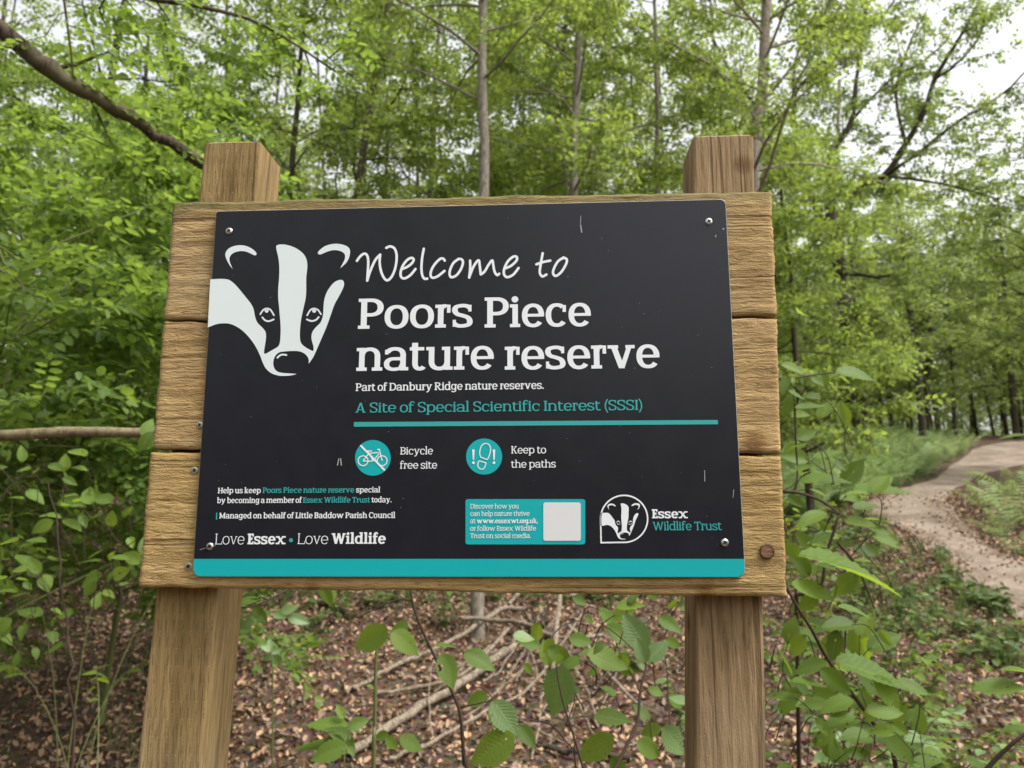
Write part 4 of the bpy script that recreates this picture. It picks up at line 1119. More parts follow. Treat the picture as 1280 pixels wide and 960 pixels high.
for u_, d_, sd_, lb_ in ((330, 11.5, 58, 'leafy tree directly behind the left post top'), (680, 15.5, 59, 'leafy tree far behind the pair of grey trunks'), (950, 15, 60, 'bushy tree behind the right post and the pinkish trunk')):
    T_('m%d' % sd_, 'leafy_tree', lb_, stand(u_, d_, (.3, .3), 12.5 if u_ < 900 else 7.5), .08, .02, dict(n=40, t0=.12, len=3.0, el=(.1, .7), bend=-.05), dict(dens=5.5, sub=2.4, sublen=.9), MB_dark, ML_mid, SP_mid, sd_, group='trees behind the sign', leaf_scale=1.6)
T_('r1', 'leafy_tree', 'bright green tree right beside the right edge of the planks',
   stand(1010, 11, (.0, .3), 5.4), .06, .02, dict(n=34, t0=.2, len=1.7, el=(-.1, .5), bend=-.05), dict(dens=7, sub=2.6, sublen=.7), MB_dark, ML_mid, SP_mid, 53, group='trees beside the path', leaf_scale=1.5)
T_('r2', 'slender_tree', 'slender pale trunk standing in the bracken right of the sign',
   trunk_px((1043, 548), [(1043, 430, 21), (1043, 300, 21), (1046, 200, 21), (1050, 100, 21)]), .085, .05, dict(n=20, t0=.35, len=2.6, el=(.1, .7)), dict(dens=5, sub=2.2, sublen=.9), MB_birch, ML_oak, SP_oak, 54, group='trees beside the path')
lo = lambda L_: catmull([at(*q) for q in L_], 4)
T_('oak', 'oak_tree', 'spreading tree with dark crooked limbs against the white sky at upper right',
   trunk_px((1062, 556), [(1060, 450, 17), (1052, 360, 17), (1040, 290, 17)]), .21, .16, dict(n=0), dict(dens=5.0, sub=3.4, sublen=1.5, up=.05, t0=.12, pj=.5, onl=.1), MB_dark, ML_oak, SP_oak, 61, group='trees beside the path',
   explicit=[(lo([(1045, 300, 17), (1070, 240, 16.8), (1105, 220, 16.5), (1132, 180, 16.3), (1155, 140, 16), (1170, 95, 16), (1195, 55, 15.8), (1222, 5, 15.5), (1240, -60, 15.5)]), .095, .02),
             (lo([(1170, 98, 16), (1195, 80, 15.5), (1225, 45, 15.2), (1232, 10, 15)]), .035, .01),
             (lo([(1040, 300, 17), (1036, 240, 17), (1040, 190, 17.2), (1065, 150, 17.2), (1070, 100, 17.2), (1080, 30, 17.4), (1085, -60, 17.5)]), .11, .03),
             (lo([(1065, 150, 17.2), (1090, 122, 17), (1120, 95, 16.8), (1150, 80, 16.5), (1185, 50, 16.2)]), .04, .012),
             (lo([(1040, 300, 17), (1005, 220, 17.5), (992, 125, 17.8), (1020, 90, 18), (1055, 55, 18), (1105, 18, 18), (1140, -40, 18)]), .08, .02),
             (lo([(995, 140, 17.8), (992, 100, 18), (1000, 60, 18), (1035, 8, 18), (1050, -40, 18)]), .05, .02),
             (lo([(1000, 200, 17.5), (960, 150, 18.2), (920, 100, 18.6), (890, 45, 19), (870, -20, 19)]), .06, .02),
             (lo([(1105, 220, 16.5), (1150, 225, 15.5), (1200, 235, 15), (1250, 250, 14.6)]), .04, .01),
             (lo([(1105, 220, 16.5), (1150, 190, 15.8), (1200, 150, 15.2), (1250, 120, 14.8), (1300, 70, 14.6)]), .05, .012),
             (lo([(1132, 180, 16.3), (1120, 120, 16.8), (1135, 60, 17), (1160, 10, 17.2)]), .045, .012),
             (lo([(1020, 90, 18), (1030, 50, 18.2), (1060, 10, 18.4), (1070, -40, 18.4)]), .04, .012),
             (lo([(1050, 340, 17), (1080, 345, 16), (1110, 345, 15.6), (1122, 335, 15.4)]), .05, .015)])
T_('r3', 'leafy_tree', 'rounded green tree at the right edge beneath the open sky',
   stand(1345, 17, (.0, .3), 8.2), .12, .03, dict(n=48, t0=.2, len=2.8, el=(.0, .7), bend=-.05), dict(dens=4.5, sub=2.2, sublen=1.0), MB_dark, ML_oak, SP_oak, 55, group='trees beside the path')
T_('r4', 'leafy_tree', 'mid green tree between the pale slender trunk and the right edge',
   stand(1160, 26, (.0, .3), 9.0), .13, .03, dict(n=44, t0=.3, len=3.4, el=(.0, .7), bend=-.05), dict(dens=4, sub=2.0, sublen=1.2), MB_dark, ML_far, SP_far, 56, group='trees beside the path')
T_('r5', 'leafy_tree', 'tree behind the bracken with low boughs just right of the planks',
   stand(1090, 22, (.0, .3), 8.5), .12, .03, dict(n=44, t0=.25, len=3.0, el=(-.1, .6), bend=-.05), dict(dens=4.5, sub=2.0, sublen=1.1), MB_dark, ML_oak, SP_oak, 57, group='trees beside the path')

# ---------------------------------------------------------------- the far wood and unseen trees added behind the camera: one mass
rng = np.random.default_rng(77)
FT = Tubes(); fp, fa, fpi = [], [], []
for q in range(345):
    d = rng.uniform(18, 42); u = rng.uniform(-250, 1530)
    if u > 950: d = rng.uniform(27, 46)
    back = q >= 130
    if back: d, u = rng.uniform(42, 72), rng.uniform(-200, 1480)
    if q >= 300: d, u = rng.uniform(12, 34), (rng.uniform(-900, -180) if q < 330 else rng.uniform(1750, 2200))
    elif q >= 230: d, u = rng.uniform(36, 62), rng.uniform(880, 1520)
    p = at(u, 600, d); x, y = p[0], p[1]; z = ground(x, y)
    h = rng.uniform(11, 17) if u < 1000 else (rng.uniform(7.0, 10.0) if u < 1230 else rng.uniform(8, 11))
    if u < 350: h = rng.uniform(12, 18)
    if q >= 300: back = False
    if back: h = rng.uniform(7, 13)
    r = rng.uniform(.05, .13); ln = rng.normal(0, .5, 2)
    tr = catmull([(x, y, z - .1), (x + ln[0] * .3, y + ln[1] * .3, z + h * .35), (x + ln[0] * .7, y + ln[1] * .7, z + h * .7), (x + ln[0], y + ln[1], z + h)], 3)
    FT.add(tr, np.linspace(r, r * .35, len(tr)), 6)
    nb = int(rng.uniform(16, 26)); t0 = rng.uniform(.22, .42) if u > 950 else rng.uniform(.08, .3)
    if back: t0 = .04
    for b in range(nb):
        t = rng.uniform(t0, 1); c = tr[min(int(t * (len(tr) - 1)), len(tr) - 1)]
        a = rng.uniform(0, 2 * np.pi); L_ = rng.uniform(.8, 2.8) * (1.2 - .6 * t); el = rng.uniform(-.1, .6)
        e = c + np.array([math.cos(a) * math.cos(el), math.sin(a) * math.cos(el), math.sin(el)]) * L_
        if not back: FT.add(np.array([c, (c + e) / 2 + [0, 0, .1], e]), [r * .25, r * .15, .006], 4)
        for s in range(int(L_ * (13 if not back else 9))):
            f = rng.uniform(.2, 1.1); fp.append(c + (e - c) * f + rng.normal(0, .32, 3)); fa.append(rng.uniform(0, 6.28)); fpi.append(rng.normal(.1, .45))
nfront = len(fp)
fp = np.array(fp); k = keep(fp, 700, 250); fp = fp[k]; fa = np.array(fa)[k]; fpi = np.array(fpi)[k]; counts['far'] = len(fp)
V, F = scatter(SP_far, fp, fa, fpi, rng.normal(0, .5, len(fp)), rng.uniform(.9, 1.5, len(fp)), rng)
bpos = []
for q in range(34):  # unseen trees added behind the camera, lower on the right, to shape the panel's reflection
    a = rng.uniform(rad(100), rad(260)); R_ = rng.uniform(10, 26); x, y = CAM[0] - R_ * math.cos(a - math.pi / 2) , -R_ * abs(math.sin(a - math.pi / 2)) - 4
    h = rng.uniform(3, 5) if x > -1 else rng.uniform(10, 15); z = ground(x, y)
    FT.add(np.array([(x, y, z - .1), (x, y, z + h * .5), (x + .3, y, z + h)]), [.14, .1, .03], 6)
    for s_ in range(330):
        t = rng.uniform(.1, 1.05); w = 2.4 * (1.15 - t * .8); bpos.append((x + rng.normal(0, w * .6), y + rng.normal(0, w * .6), z + h * t))
bpos = np.array(bpos); m = len(bpos)
V2, F2 = scatter(SP_far, bpos, rng.uniform(0, 6.28, m), rng.normal(0, .5, m), rng.normal(0, .5, m), rng.uniform(1.8, 2.8, m), rng)
F = np.concatenate([F, F2 + len(V)]); V = np.concatenate([V, V2])
far = tag(npmesh('far_wood_and_unseen_trees', V, F, ML_far), 'mass of green trees closing the view far behind the sign, plus unseen trees added behind the camera', None, None, 'stuff')
FT.build('trunks', MB_dark, far)
# ---------------------------------------------------------------- leaf litter
rng = np.random.default_rng(5)
N = 175000
d = np.sqrt(rng.uniform(3.6 ** 2, 15.5 ** 2, N)); u = rng.uniform(-620, 1500, N)
P = np.array([at(a, 700, b) for a, b in zip(u, d)]); 
on_path = np.array([in_poly(p[0], p[1], _pp) for p in P])
_q = np.array(_pp); ed = np.array([np.min(np.hypot(_q[:, 0] - p[0], _q[:, 1] - p[1])) if o else 9 for p, o in zip(P, on_path)])
kp = ~on_path | (rng.random(N) < np.where(ed < .2, .55, np.where(ed < .4, .2, .06)))
P = P[kp]; P[:, 2] = [ground(x, y) + z for (x, y), z in zip(P[:, :2], rng.uniform(.004, .03, len(P)))]
def litter_leaf(c1, c2):
    V = np.array([(0, 0, 0), (1, 0, c1), (.30, .26, .05 + c2), (.70, .22, c1 * .6 + c2), (.30, -.26, .05 + c2 * .6), (.70, -.22, c1 * .6 + c2 * .4)], float)
    return V - [.5, 0, 0], np.array([(0, 4, 5, 1), (0, 1, 3, 2)])
LL = [litter_leaf(a, b) for a, b in ((.3, .16), (-.25, .25), (.5, .1), (.2, -.2), (.0, .35), (.45, .35))]
m = len(P)
V, F = scatter(LL, P, rng.uniform(0, 6.28, m), rng.normal(0, .45, m), rng.normal(0, .55, m), rng.uniform(.018, .062, m), rng)
tag(npmesh('leaf_litter', V, F, ML_litter), 'brown fallen leaves covering the woodland floor', None, None, 'stuff')

# ---------------------------------------------------------------- fallen branches
def gpt(u, v, lift=0.0):
    x, y, d_ = on_ground(u, v); return np.array([x, y, ground(x, y) + lift])
q4 = lambda x, y: (280 + x / 2.1333, 720 + y / 2.1333)
def fallen(name, label, pts, ra, rb, mat=None, group='fallen branches in the brush pile', seed=0):
    t = Tubes(); P_ = catmull([gpt(*q4(x, y), l) for x, y, l in pts], 5)
    P_ = P_ + np.array([[noise.noise(Vector((seed, i * .6, k_))) for k_ in range(3)] for i in range(len(P_))]) * .02
    _r = np.random.default_rng(seed); t.add(P_ + _r.normal(0, .2 * rb, P_.shape), np.linspace(ra, rb, len(P_)) * (1 + .09 * _r.normal(0, 1, len(P_))), 9, .22, _r)
    o = t.build(name, mat or MB_dead, None)
    return tag(o, label, 'branch', group)
fallen('fallen_branch', 'thickest pale fallen branch slanting up from lower left in the pile', [(330, 500, .03), (470, 412, .05), (600, 338, .06), (690, 290, .10), (775, 240, .16)], .027, .031, seed=1)
fallen('fallen_branch', 'long curved fallen branch arching over the top of the pile', [(325, 328, .03), (400, 290, .05), (480, 256, .06), (560, 225, .08), (640, 198, .12), (740, 155, .2), (810, 152, .2)], .014, .021, seed=2)
fallen('fallen_branch', 'pale bent stick on the right of the pile leading towards the right post', [(915, 215, .25), (960, 250, .2), (1010, 300, .15), (1080, 370, .1), (1160, 402, .05)], .018, .011, seed=3)
fallen('fallen_branch', 'straight dead stick lying just above the thickest branch', [(410, 330, .04), (520, 322, .05), (640, 290, .08), (760, 215, .2)], .015, .012, seed=4)
fallen('fallen_branch', 'stub of brown wood lying beyond the left side of the pile', [(228, 80, .03), (270, 88, .04), (305, 102, .05), (332, 118, .03)], .035, .025, MB_dark, seed=5)
fallen('fallen_branch', 'broken stick leaning upright in the middle of the pile', [(870, 300, .02), (895, 200, .35), (905, 120, .6), (880, 60, .7)], .022, .014, seed=6)
fallen('fallen_branch', 'thin stick along the bottom edge below the pile', [(440, 505, .03), (560, 470, .05), (700, 400, .08), (820, 340, .1), (960, 200, .3)], .013, .008, seed=7)
fallen('fallen_branch', 'grey stick resting across the back of the pile', [(640, 180, .2), (720, 188, .2), (800, 205, .22), (900, 240, .2), (1010, 235, .2)], .02, .014, seed=8)
fallen('fallen_branch', 'forked top stick at the back of the pile below the planks', [(760, 85, .03), (800, 62, .1), (830, 45, .15), (880, 50, .12)], .022, .014, seed=9)
fallen('fallen_branch', 'short brown stick at the foot of the right side of the pile', [(850, 470, .02), (900, 490, .04), (980, 505, .05), (1080, 500, .03)], .016, .02, MB_dark, seed=10)
for s_, pts in enumerate([[(560, 470, .02), (545, 380, .1), (560, 300, .25)], [(820, 505, .02), (845, 420, .1), (860, 330, .25)], [(690, 330, .1), (740, 290, .1), (800, 215, .2)], [(660, 300, .05), (700, 255, .1), (760, 230, .1)], [(930, 330, .1), (960, 400, .05), (1000, 460, .03)], [(760, 380, .03), (850, 440, .04), (930, 470, .03)]] + [[(x_, y_, .03), (x_ + dx * .5 + 8, y_ + dy * .5 + 6, .12), (x_ + dx, y_ + dy, .2)] for x_, y_, dx, dy in ((620, 260, 150, -60), (700, 350, 120, -110), (780, 300, 60, -130), (850, 380, 90, -150), (930, 420, -60, -170), (1000, 420, -90, -160), (640, 400, 170, -90), (880, 260, 130, -70), (560, 330, 110, -60), (1010, 360, 60, -120), (820, 190, 140, 30), (700, 230, 160, -20), (760, 260, 190, 20), (800, 330, 150, 40), (870, 210, 90, 110), (940, 190, 70, 130), (780, 240, 120, -90), (900, 330, 110, 20), (730, 200, 220, -10), (840, 300, -60, -130), (960, 300, -110, -110), (1030, 300, -140, -60), (700, 280, 90, 90), (900, 400, 120, 60))]):
    fallen('dead_twig', 'thin bare twig tangled in the brush pile', pts, .007, .0035, group='thin twigs in the brush pile', seed=20 + s_)
# dark upturned root clump at the back of the pile
rc = gpt(*q4(840, 175)); rt = Tubes(); rr_ = np.random.default_rng(9)
for _ in range(26):
    v = rr_.normal(0, 1, 3); v[2] = abs(v[2]); v /= np.linalg.norm(v); L_ = rr_.uniform(.12, .26)
    rt.add(np.array([rc, rc + v * L_ * .5 + rr_.normal(0, .02, 3), rc + v * L_ + rr_.normal(0, .05, 3)]), [.045, .03, .006], 6)
tag(rt.build('root_clump', MB_dark), 'dark clump of roots at the back of the brush pile', 'root')

# ---------------------------------------------------------------- near saplings, leaf by leaf
class Plant:
    def __init__(s): s.V = []; s.F = []; s.U = []; s.n = 0; s.T = Tubes()
    def leaf(s, base, tip, nrm, wr=.58, fold=.10, droop=.10, rng=None, ns=22):
        base, tip = np.asarray(base, float), np.asarray(tip, float)
        ax = tip - base; L_ = np.linalg.norm(ax); ax /= L_
        nrm = np.asarray(nrm, float); sd = np.cross(nrm, ax); sd /= np.linalg.norm(sd) + 1e-9; nr = np.cross(ax, sd)
        V, U = [], []
        tw = rng.normal(0, .25) if rng is not None else 0
        for i in range(ns + 1):
            t = i / ns
            w = .5 * wr * (t ** .72 * (1 - t) ** 1.12 / .292 if 0 < t < 1 else 0.0)
            for c in (-1, -.5, 0, .5, 1):
                ww = w * (1 + (.13 if i % 2 else -.05) * (abs(c) == 1))
                z = fold * abs(c) * w * 2 - droop * (t - .3) ** 2 + (.016 if i % 2 else -.010) * (abs(c) == .5) + (.006 if i % 2 else -.006) * (abs(c) == 1) + tw * c * w * t
                V.append(base + ax * (t * L_) + sd * (c * ww * L_) + nr * (z * L_)); U.append((c * .5 + .5, t))
        b = s.n
        for i in range(ns):
            for j in range(4): s.F.append((b + i * 5 + j, b + i * 5 + j + 1, b + (i + 1) * 5 + j + 1, b + (i + 1) * 5 + j))
        s.V += V; s.U += U; s.n += len(V)
    def build(s, name, label, cat, stem_mat, lmat, group=None, loc=None):
        root = empty(name, loc if loc is not None else tuple(s.V[0]), label, cat, group)
        s.T.build('stem', stem_mat, root)
        npmesh('foliage', np.array(s.V), np.array(s.F), lmat, root, True, np.array(s.U))
        return root
def nface(P, up=.55, toward=.8):
    v = CAM - P; v /= np.linalg.norm(v); n = v * toward + np.array([0, 0, up]); return n / np.linalg.norm(n)
def px_leaves(pl, L, d, conv, rng, wr=.6):
    wr *= .84
    for e in L:
        (a, b, c, d_) = e[:4]; kind = e[4] if len(e) > 4 else 'f'
        dd = d + (e[5] if len(e) > 5 else rng.uniform(-.12, .12))
        p0, p1 = at(*conv(a, b), dd), at(*conv(c, d_), dd + rng.uniform(-.025, .03))
        n = nface(p0, .35, 1.0) if kind == 'f' else (nface(p0, 1.0, .28) if kind == 'e' else nface(p0, .9, .7))
        n = n + rng.normal(0, .12, 3)
        pl.leaf(p0, p1, n, wr if kind != 'e' else .5, rng.uniform(.05, .16), rng.uniform(.02, .2), rng)
def fill(pl, poly, n, D, rng, lo=26, hi=52, spread=.22, wr=.54):
    us, vs = [p[0] for p in poly], [p[1] for p in poly]; k = 0
    while k < n:
        u, v = rng.uniform(min(us), max(us)), rng.uniform(min(vs), max(vs))
        if not in_poly(u, v, poly): continue
        k += 1; a = rng.uniform(0, 2 * math.pi); L_ = rng.uniform(lo, hi); d_ = D + rng.uniform(-spread, spread)
        kind = rng.choice(3); ca, sa = math.cos(a) * L_, math.sin(a) * L_ * (1, .35, .7)[kind]
        p0, p1 = at(u, v, d_), at(u + ca, v + sa, d_ + rng.uniform(-.03, .03))
        n_ = (nface(p0, .35, 1.0), nface(p0, 1.0, .25), nface(p0, .9, .6))[kind] + rng.normal(0, .2, 3)
        pl.leaf(p0, p1, n_, wr * rng.uniform(.85, 1.1), rng.uniform(.06, .22), rng.uniform(.0, .28), rng)
        b = at(u - ca * .5 + rng.uniform(-8, 8), v - sa * .5 + rng.uniform(5, 25), d_ + .02); c_ = at(u - ca * .9 + rng.uniform(-15, 15), v + rng.uniform(20, 60), d_ + .04)
        pl.T.add(catmull([c_, b, p0, p0 + (p1 - p0) * .12], 3), np.linspace(.0016, .0006, 10), 4)
rng = np.random.default_rng(8)
ident = lambda a, b: (a, b)
# middle: dark wiry sapling hanging under the sign
pA = Plant(); D = 1.55
stem = [at(*q4(x, y), D) for x, y in ((480, -60), (497, 40), (515, 110), (560, 210), (600, 290), (630, 370), (640, 500), (650, 620))]
stem += [np.array([stem[-1][0] + .02, stem[-1][1] + .1, ground(stem[-1][0], stem[-1][1]) - .02])]
pA.T.add(catmull(stem[::-1], 5), np.linspace(.0042, .0026, (len(stem) - 1) * 5 + 1), 6)
pA.T.add(catmull([at(*q4(x, y), D) for x, y in ((500, 66), (470, 62), (430, 76), (395, 92), (355, 112))], 4), np.linspace(.0022, .0012, 17), 5)
pA.T.add(catmull([at(*q4(x, y), D) for x, y in ((625, 350), (700, 335), (715, 325), (690, 300), (660, 295))], 4), np.linspace(.0016, .001, 17), 5)
px_leaves(pA, [(437, 142, 345, 192), (446, 148, 522, 212), (492, 128, 440, 152), (583, 205, 612, 305), (640, 203, 728, 252), (702, 314, 643, 346), (712, 335, 786, 432), (775, 424, 652, 505), (788, 398, 832, 462), (285, 30, 284, 82), (560, 185, 622, 190, 'e'), (800, 232, 822, 262)], D, q4, rng, .66)
pA.build('wiry_sapling', 'wiry dark-stemmed sapling with toothed green leaves hanging below the sign centre', 'sapling', MB_twig, ML_near)
# green upright stem left of it
pB = Plant(); D = 1.75
st = [at(*q4(x, y), D) for x, y in ((408, 176), (404, 260), (402, 400), (398, 540))]; st += [np.array([st[-1][0], st[-1][1] + .05, ground(st[-1][0], st[-1][1]) - .02])]
pB.T.add(catmull(st[::-1], 4), np.linspace(.0055, .0032, 17), 6)
px_leaves(pB, [(404, 180, 372, 190), (408, 176, 440, 168), (430, 430, 466, 462), (468, 430, 532, 466), (440, 422, 398, 432), (402, 300, 380, 290, 'e')], D, q4, rng, .62)
pB.build('upright_seedling', 'single upright green stem below the sign between the posts', 'sapling', MB_green, ML_near)
# low plant at left of the gap
pC = Plant(); D = 2.3
st = [at(*q4(x, y), D) for x, y in ((335, 410), (325, 470), (320, 540))]; st += [np.array([st[-1][0], st[-1][1] + .1, ground(st[-1][0], st[-1][1]) - .02])]
pC.T.add(catmull(st[::-1], 4), np.linspace(.004, .002, 13), 5)
px_leaves(pC, [(330, 400, 215, 395, 'e'), (340, 430, 268, 408), (330, 452, 228, 492), (330, 455, 347, 480), (300, 450, 178, 460, 'e'), (330, 405, 390, 380), (318, 420, 350, 470), (320, 380, 300, 340), (330, 400, 366, 420, 'e'), (320, 440, 262, 440)], D, q4, rng, .6)
pC.build('low_seedling', 'low dark green seedling above the leaf litter beside the left post', 'sapling', MB_green, ML_near)
pC2 = Plant(); D = 3.0
st = [at(*q4(x, y), D) for x, y in ((125, 200), (128, 240), (130, 300))]; st += [np.array([st[-1][0], st[-1][1] + .1, ground(st[-1][0], st[-1][1]) - .02])]
pC2.T.add(catmull(st[::-1], 4), np.linspace(.004, .002, 13), 5)
px_leaves(pC2, [(125, 200, 95, 185), (125, 205, 155, 195), (126, 210, 100, 225), (126, 210, 150, 240), (126, 196, 120, 165)] + [(130 + a, 100 + b, 130 + a + c, 100 + b + e) for a, b, c, e in ((-30, 5, -40, 10), (0, 0, 40, 10), (20, -5, 50, -15), (40, 10, 60, 15), (-50, 20, -40, 20))], D, q4, rng, .6)
pC2.build('small_seedling', 'small seedling sprouting from the litter right of the left post', 'sapling', MB_green, ML_pale)
# twig crossing the left post
pD = Plant(); D = 1.02
tw_ = [at(*q4(x, y), D + dz) for x, y, dz in ((330, -60, .25), (250, -20, .16), (165, 38, .06), (100, 72, .0), (50, 84, -.03), (0, 78, -.06))]
pD.T.add(catmull(tw_, 4), np.linspace(.0022, .0008, 21), 5)
px_leaves(pD, [(95, 62, 8, 80, 'e', 0.0), (78, 82, 116, 126, 'f', .02), (70, 70, 92, 52, 'e', .02), (260, 20, 290, 84, 'f', .16)], D, q4, rng, .5)
pD.build('thin_twig', 'thin twig with narrow yellow-green leaves crossing the top of the left post below the planks', 'twig', MB_twig, ML_near)
# right of centre: spray of mixed leaves in front of the brush pile
pE = Plant(); D = 1.6
for P_, r_ in (([(1040, 520), (1075, 450), (1102, 390), (1110, 310), (1126, 235), (1120, 190)], .0042), ([(1110, 310), (1090, 270), (1060, 215), (1035, 150)], .002), ([(1126, 235), (1085, 190), (1040, 150), (1000, 125)], .0018), ([(870, 165), (900, 135), (940, 120), (985, 125)], .0018), ([(970, 130), (960, 165), (940, 190)], .0015), ([(1190, 420), (1185, 330), (1180, 240), (1170, 190)], .0022), ([(815, 385), (870, 395), (920, 450), (975, 505)], .0022)):
    pE.T.add(catmull([at(*q4(x, y), D + .03 * i) for i, (x, y) in enumerate(P_)], 4), np.linspace(r_, r_ * .5, (len(P_) - 1) * 4 + 1), 5)
bE = at(*q4(1040, 520), D); pE.T.add(np.array([bE, (bE[0] - .02, bE[1] + .15, (bE[2] + 0) * .5), (bE[0] - .05, bE[1] + .3, ground(bE[0] - .05, bE[1] + .3) - .02)]), [.0042, .0048, .0055], 6)
px_leaves(pE, [(862, 192, 932, 228), (968, 200, 1080, 248, 'm'), (1015, 135, 1092, 178), (930, 55, 968, 78), (1160, 108, 1222, 152), (845, 186, 780, 172), (920, 168, 985, 175), (1045, 82, 1125, 78, 'm'), (962, 108, 988, 126), (880, 170, 850, 205), (1165, 400, 1110, 425), (1100, 442, 1168, 482), (985, 372, 1090, 388, 'm'), (1040, 430, 940, 492), (1130, 300, 1175, 318), (1185, 322, 1222, 350), (1000, 250, 965, 265), (1060, 205, 1070, 250), (905, 215, 880, 235), (1160, 60, 1128, 45), (1180, 170, 1220, 190), (1010, 175, 985, 210)], D, q4, rng, .64)
fill(pE, [(640, 770), (850, 745), (852, 960), (740, 960), (690, 860)], 24, 1.75, rng, 24, 46)
pE.build('hornbeam_sapling', 'sapling with bright serrated leaves crowding the gap left of the right post', 'sapling', MB_twig, ML_near)
pF = Plant(); D = 1.5
pF.T.add(catmull([at(*q4(x, y), D) for x, y in ((885, 235), (900, 320), (930, 420), (960, 520), (985, 640))], 4), np.linspace(.0014, .0026, 17), 5)
px_leaves(pF, [(908, 240, 872, 378), (1128, 196, 1062, 96), (1125, 230, 1098, 160), (1130, 225, 1186, 172), (716, 332, 786, 430), (1172, 402, 1228, 478), (1240, 340, 1185, 322, 'm'), (770, 160, 830, 168, 'm')], D, q4, rng, .7)
pF.build('pale_leaved_sapling', 'sapling with large pale ribbed leaves in front of the brush pile', 'sapling', MB_twig, ML_pale)
pJ = Plant(); D = 2.3
st = [at(60, 600, D), at(75, 700, D), at(85, 800, D), at(90, 900, D)]; st += [np.array([st[-1][0] + .02, st[-1][1] + .1, ground(st[-1][0], st[-1][1]) - .02])]
pJ.T.add(catmull(st[::-1], 4) + rng.normal(0, .007, (17, 3)), np.linspace(.0045, .002, 17), 5)
fill(pJ, [(-60, 570), (110, 560), (185, 640), (190, 740), (120, 760), (60, 830), (-60, 840)], 105, 2.6, rng, 17, 34, .5)
pJ.build('hornbeam_sapling', 'sapling with pale ribbed leaves low at the left edge below the bare branch', 'sapling', MB_twig, ML_near)
pK = Plant(); pK.T.add(np.array([at(192, 543, 1.97), at(180, 548, 1.95), at(172, 552, 1.94)]), [.002, .0015, .001], 5)
px_leaves(pK, [(178, 546, 192, 522, 'f', 0), (190, 540, 172, 566, 'f', 0), (186, 545, 200, 560, 'm', 0)], 1.95, ident, rng, .6)
pK.build('leafy_twig', 'tuft of yellow-green leaves where the bare branch meets the plank edge', 'twig', MB_twig, ML_near)
# right: saplings past the right post
q5 = lambda x, y: (860 + x / 1.845, 440 + y / 1.845)
pG = Plant(); D = 1.75
P_ = [(215, 520), (250, 585), (285, 640), (320, 705), (380, 790), (440, 875), (480, 960)]
sg = [at(*q5(x, y), D + .02 * i) for i, (x, y) in enumerate(P_)]; sg += [np.array([sg[-1][0] + .1, sg[-1][1] + .15, ground(sg[-1][0] + .1, sg[-1][1] + .15) - .02])]
pG.T.add(catmull(sg[::-1], 4), np.linspace(.006, .003, 29), 6)
px_leaves(pG, [(255, 466, 502, 546, 'e'), (240, 535, 345, 565, 'm'), (345, 585, 425, 612, 'm'), (265, 618, 365, 652, 'e'), (340, 712, 522, 772, 'm'), (305, 730, 382, 792), (452, 872, 522, 957), (428, 745, 492, 832, 'm'), (390, 735, 470, 800), (440, 640, 470, 680), (320, 715, 240, 740, 'm'), (380, 800, 300, 830, 'm'), (440, 870, 360, 880, 'm'), (300, 560, 250, 600), (410, 830, 500, 830, 'm'), (480, 760, 560, 790, 'm'), (240, 760, 320, 770, 'e')], D, q5, rng, .56)
fill(pG, [(966, 760), (1060, 770), (1150, 860), (1180, 960), (966, 960)], 44, 1.95, rng, 26, 54)
pG.build('hornbeam_sapling', 'dark-stemmed sapling leaning out to the right below the right post plug', 'sapling', MB_twig, ML_near)
pH = Plant(); D = 2.0
for P_, r_ in (([(250, 560), (305, 540), (318, 470), (345, 380), (330, 368)], .005), ([(220, 322), (260, 326), (310, 345), (350, 374)], .0045), ([(345, 440), (390, 495), (430, 592)], .004), ([(246, 130), (248, 200), (252, 285), (240, 330)], .0032), ([(210, 60), (240, 90), (246, 130)], .0024), ([(250, 60), (300, 52), (350, 48), (400, 55)], .002)):
    pH.T.add(catmull([at(*q5(x, y), D) for x, y in P_], 4), np.linspace(r_, r_ * .6, (len(P_) - 1) * 4 + 1), 5)
bH = at(*q5(250, 560), D); pH.T.add(np.array([bH, (bH[0], bH[1] + .1, bH[2] * .5), (bH[0] + .05, bH[1] + .2, ground(bH[0] + .05, bH[1] + .2) - .02)]), [.005, .006, .007], 6)
LH = [(340, 46, 436, 60, 'm'), (214, 28, 272, 48, 'm'), (285, 58, 314, 80), (232, 90, 282, 116, 'm'), (240, 100, 222, 150), (246, 130, 320, 124, 'm'), (250, 200, 300, 180), (246, 210, 218, 235), (300, 300, 380, 296, 'm'), (260, 300, 330, 280, 'm'), (380, 318, 520, 316, 'e'), (350, 340, 420, 330, 'm'), (230, 330, 270, 360), (320, 370, 250, 400, 'm'), (360, 390, 440, 400, 'm'), (340, 420, 280, 440, 'm'), (410, 400, 470, 420, 'm'), (300, 400, 240, 390, 'm'), (250, 420, 290, 455), (380, 360, 440, 350, 'm'), (225, 440, 262, 480), (225, 60, 216, 100), (380, 450, 440, 470, 'm'), (300, 490, 350, 505, 'm'), (245, 270, 290, 262, 'm')]
px_leaves(pH, LH, D, q5, rng, .55)
fill(pH, [(985, 470), (1030, 480), (1090, 580), (1130, 640), (1090, 730), (990, 740)], 36, 2.15, rng, 22, 46)
pH.build('bushy_sapling', 'bushy young tree with bright leaves at the right edge of the planks', 'sapling', MB_twig, ML_near)
pI = Plant(); D = 1.9
pI.T.add(catmull([at(*q5(x, y), D) for x, y in ((660, 1000), (695, 955), (735, 915), (775, 882), (840, 830))], 4), np.linspace(.006, .003, 17), 6)
px_leaves(pI, [(775, 772, 650, 772, 'e'), (800, 872, 722, 866, 'e'), (800, 742, 718, 730, 'e'), (640, 940, 700, 960, 'm'), (780, 190, 715, 200, 'e', 1.2)], D, q5, rng, .5)
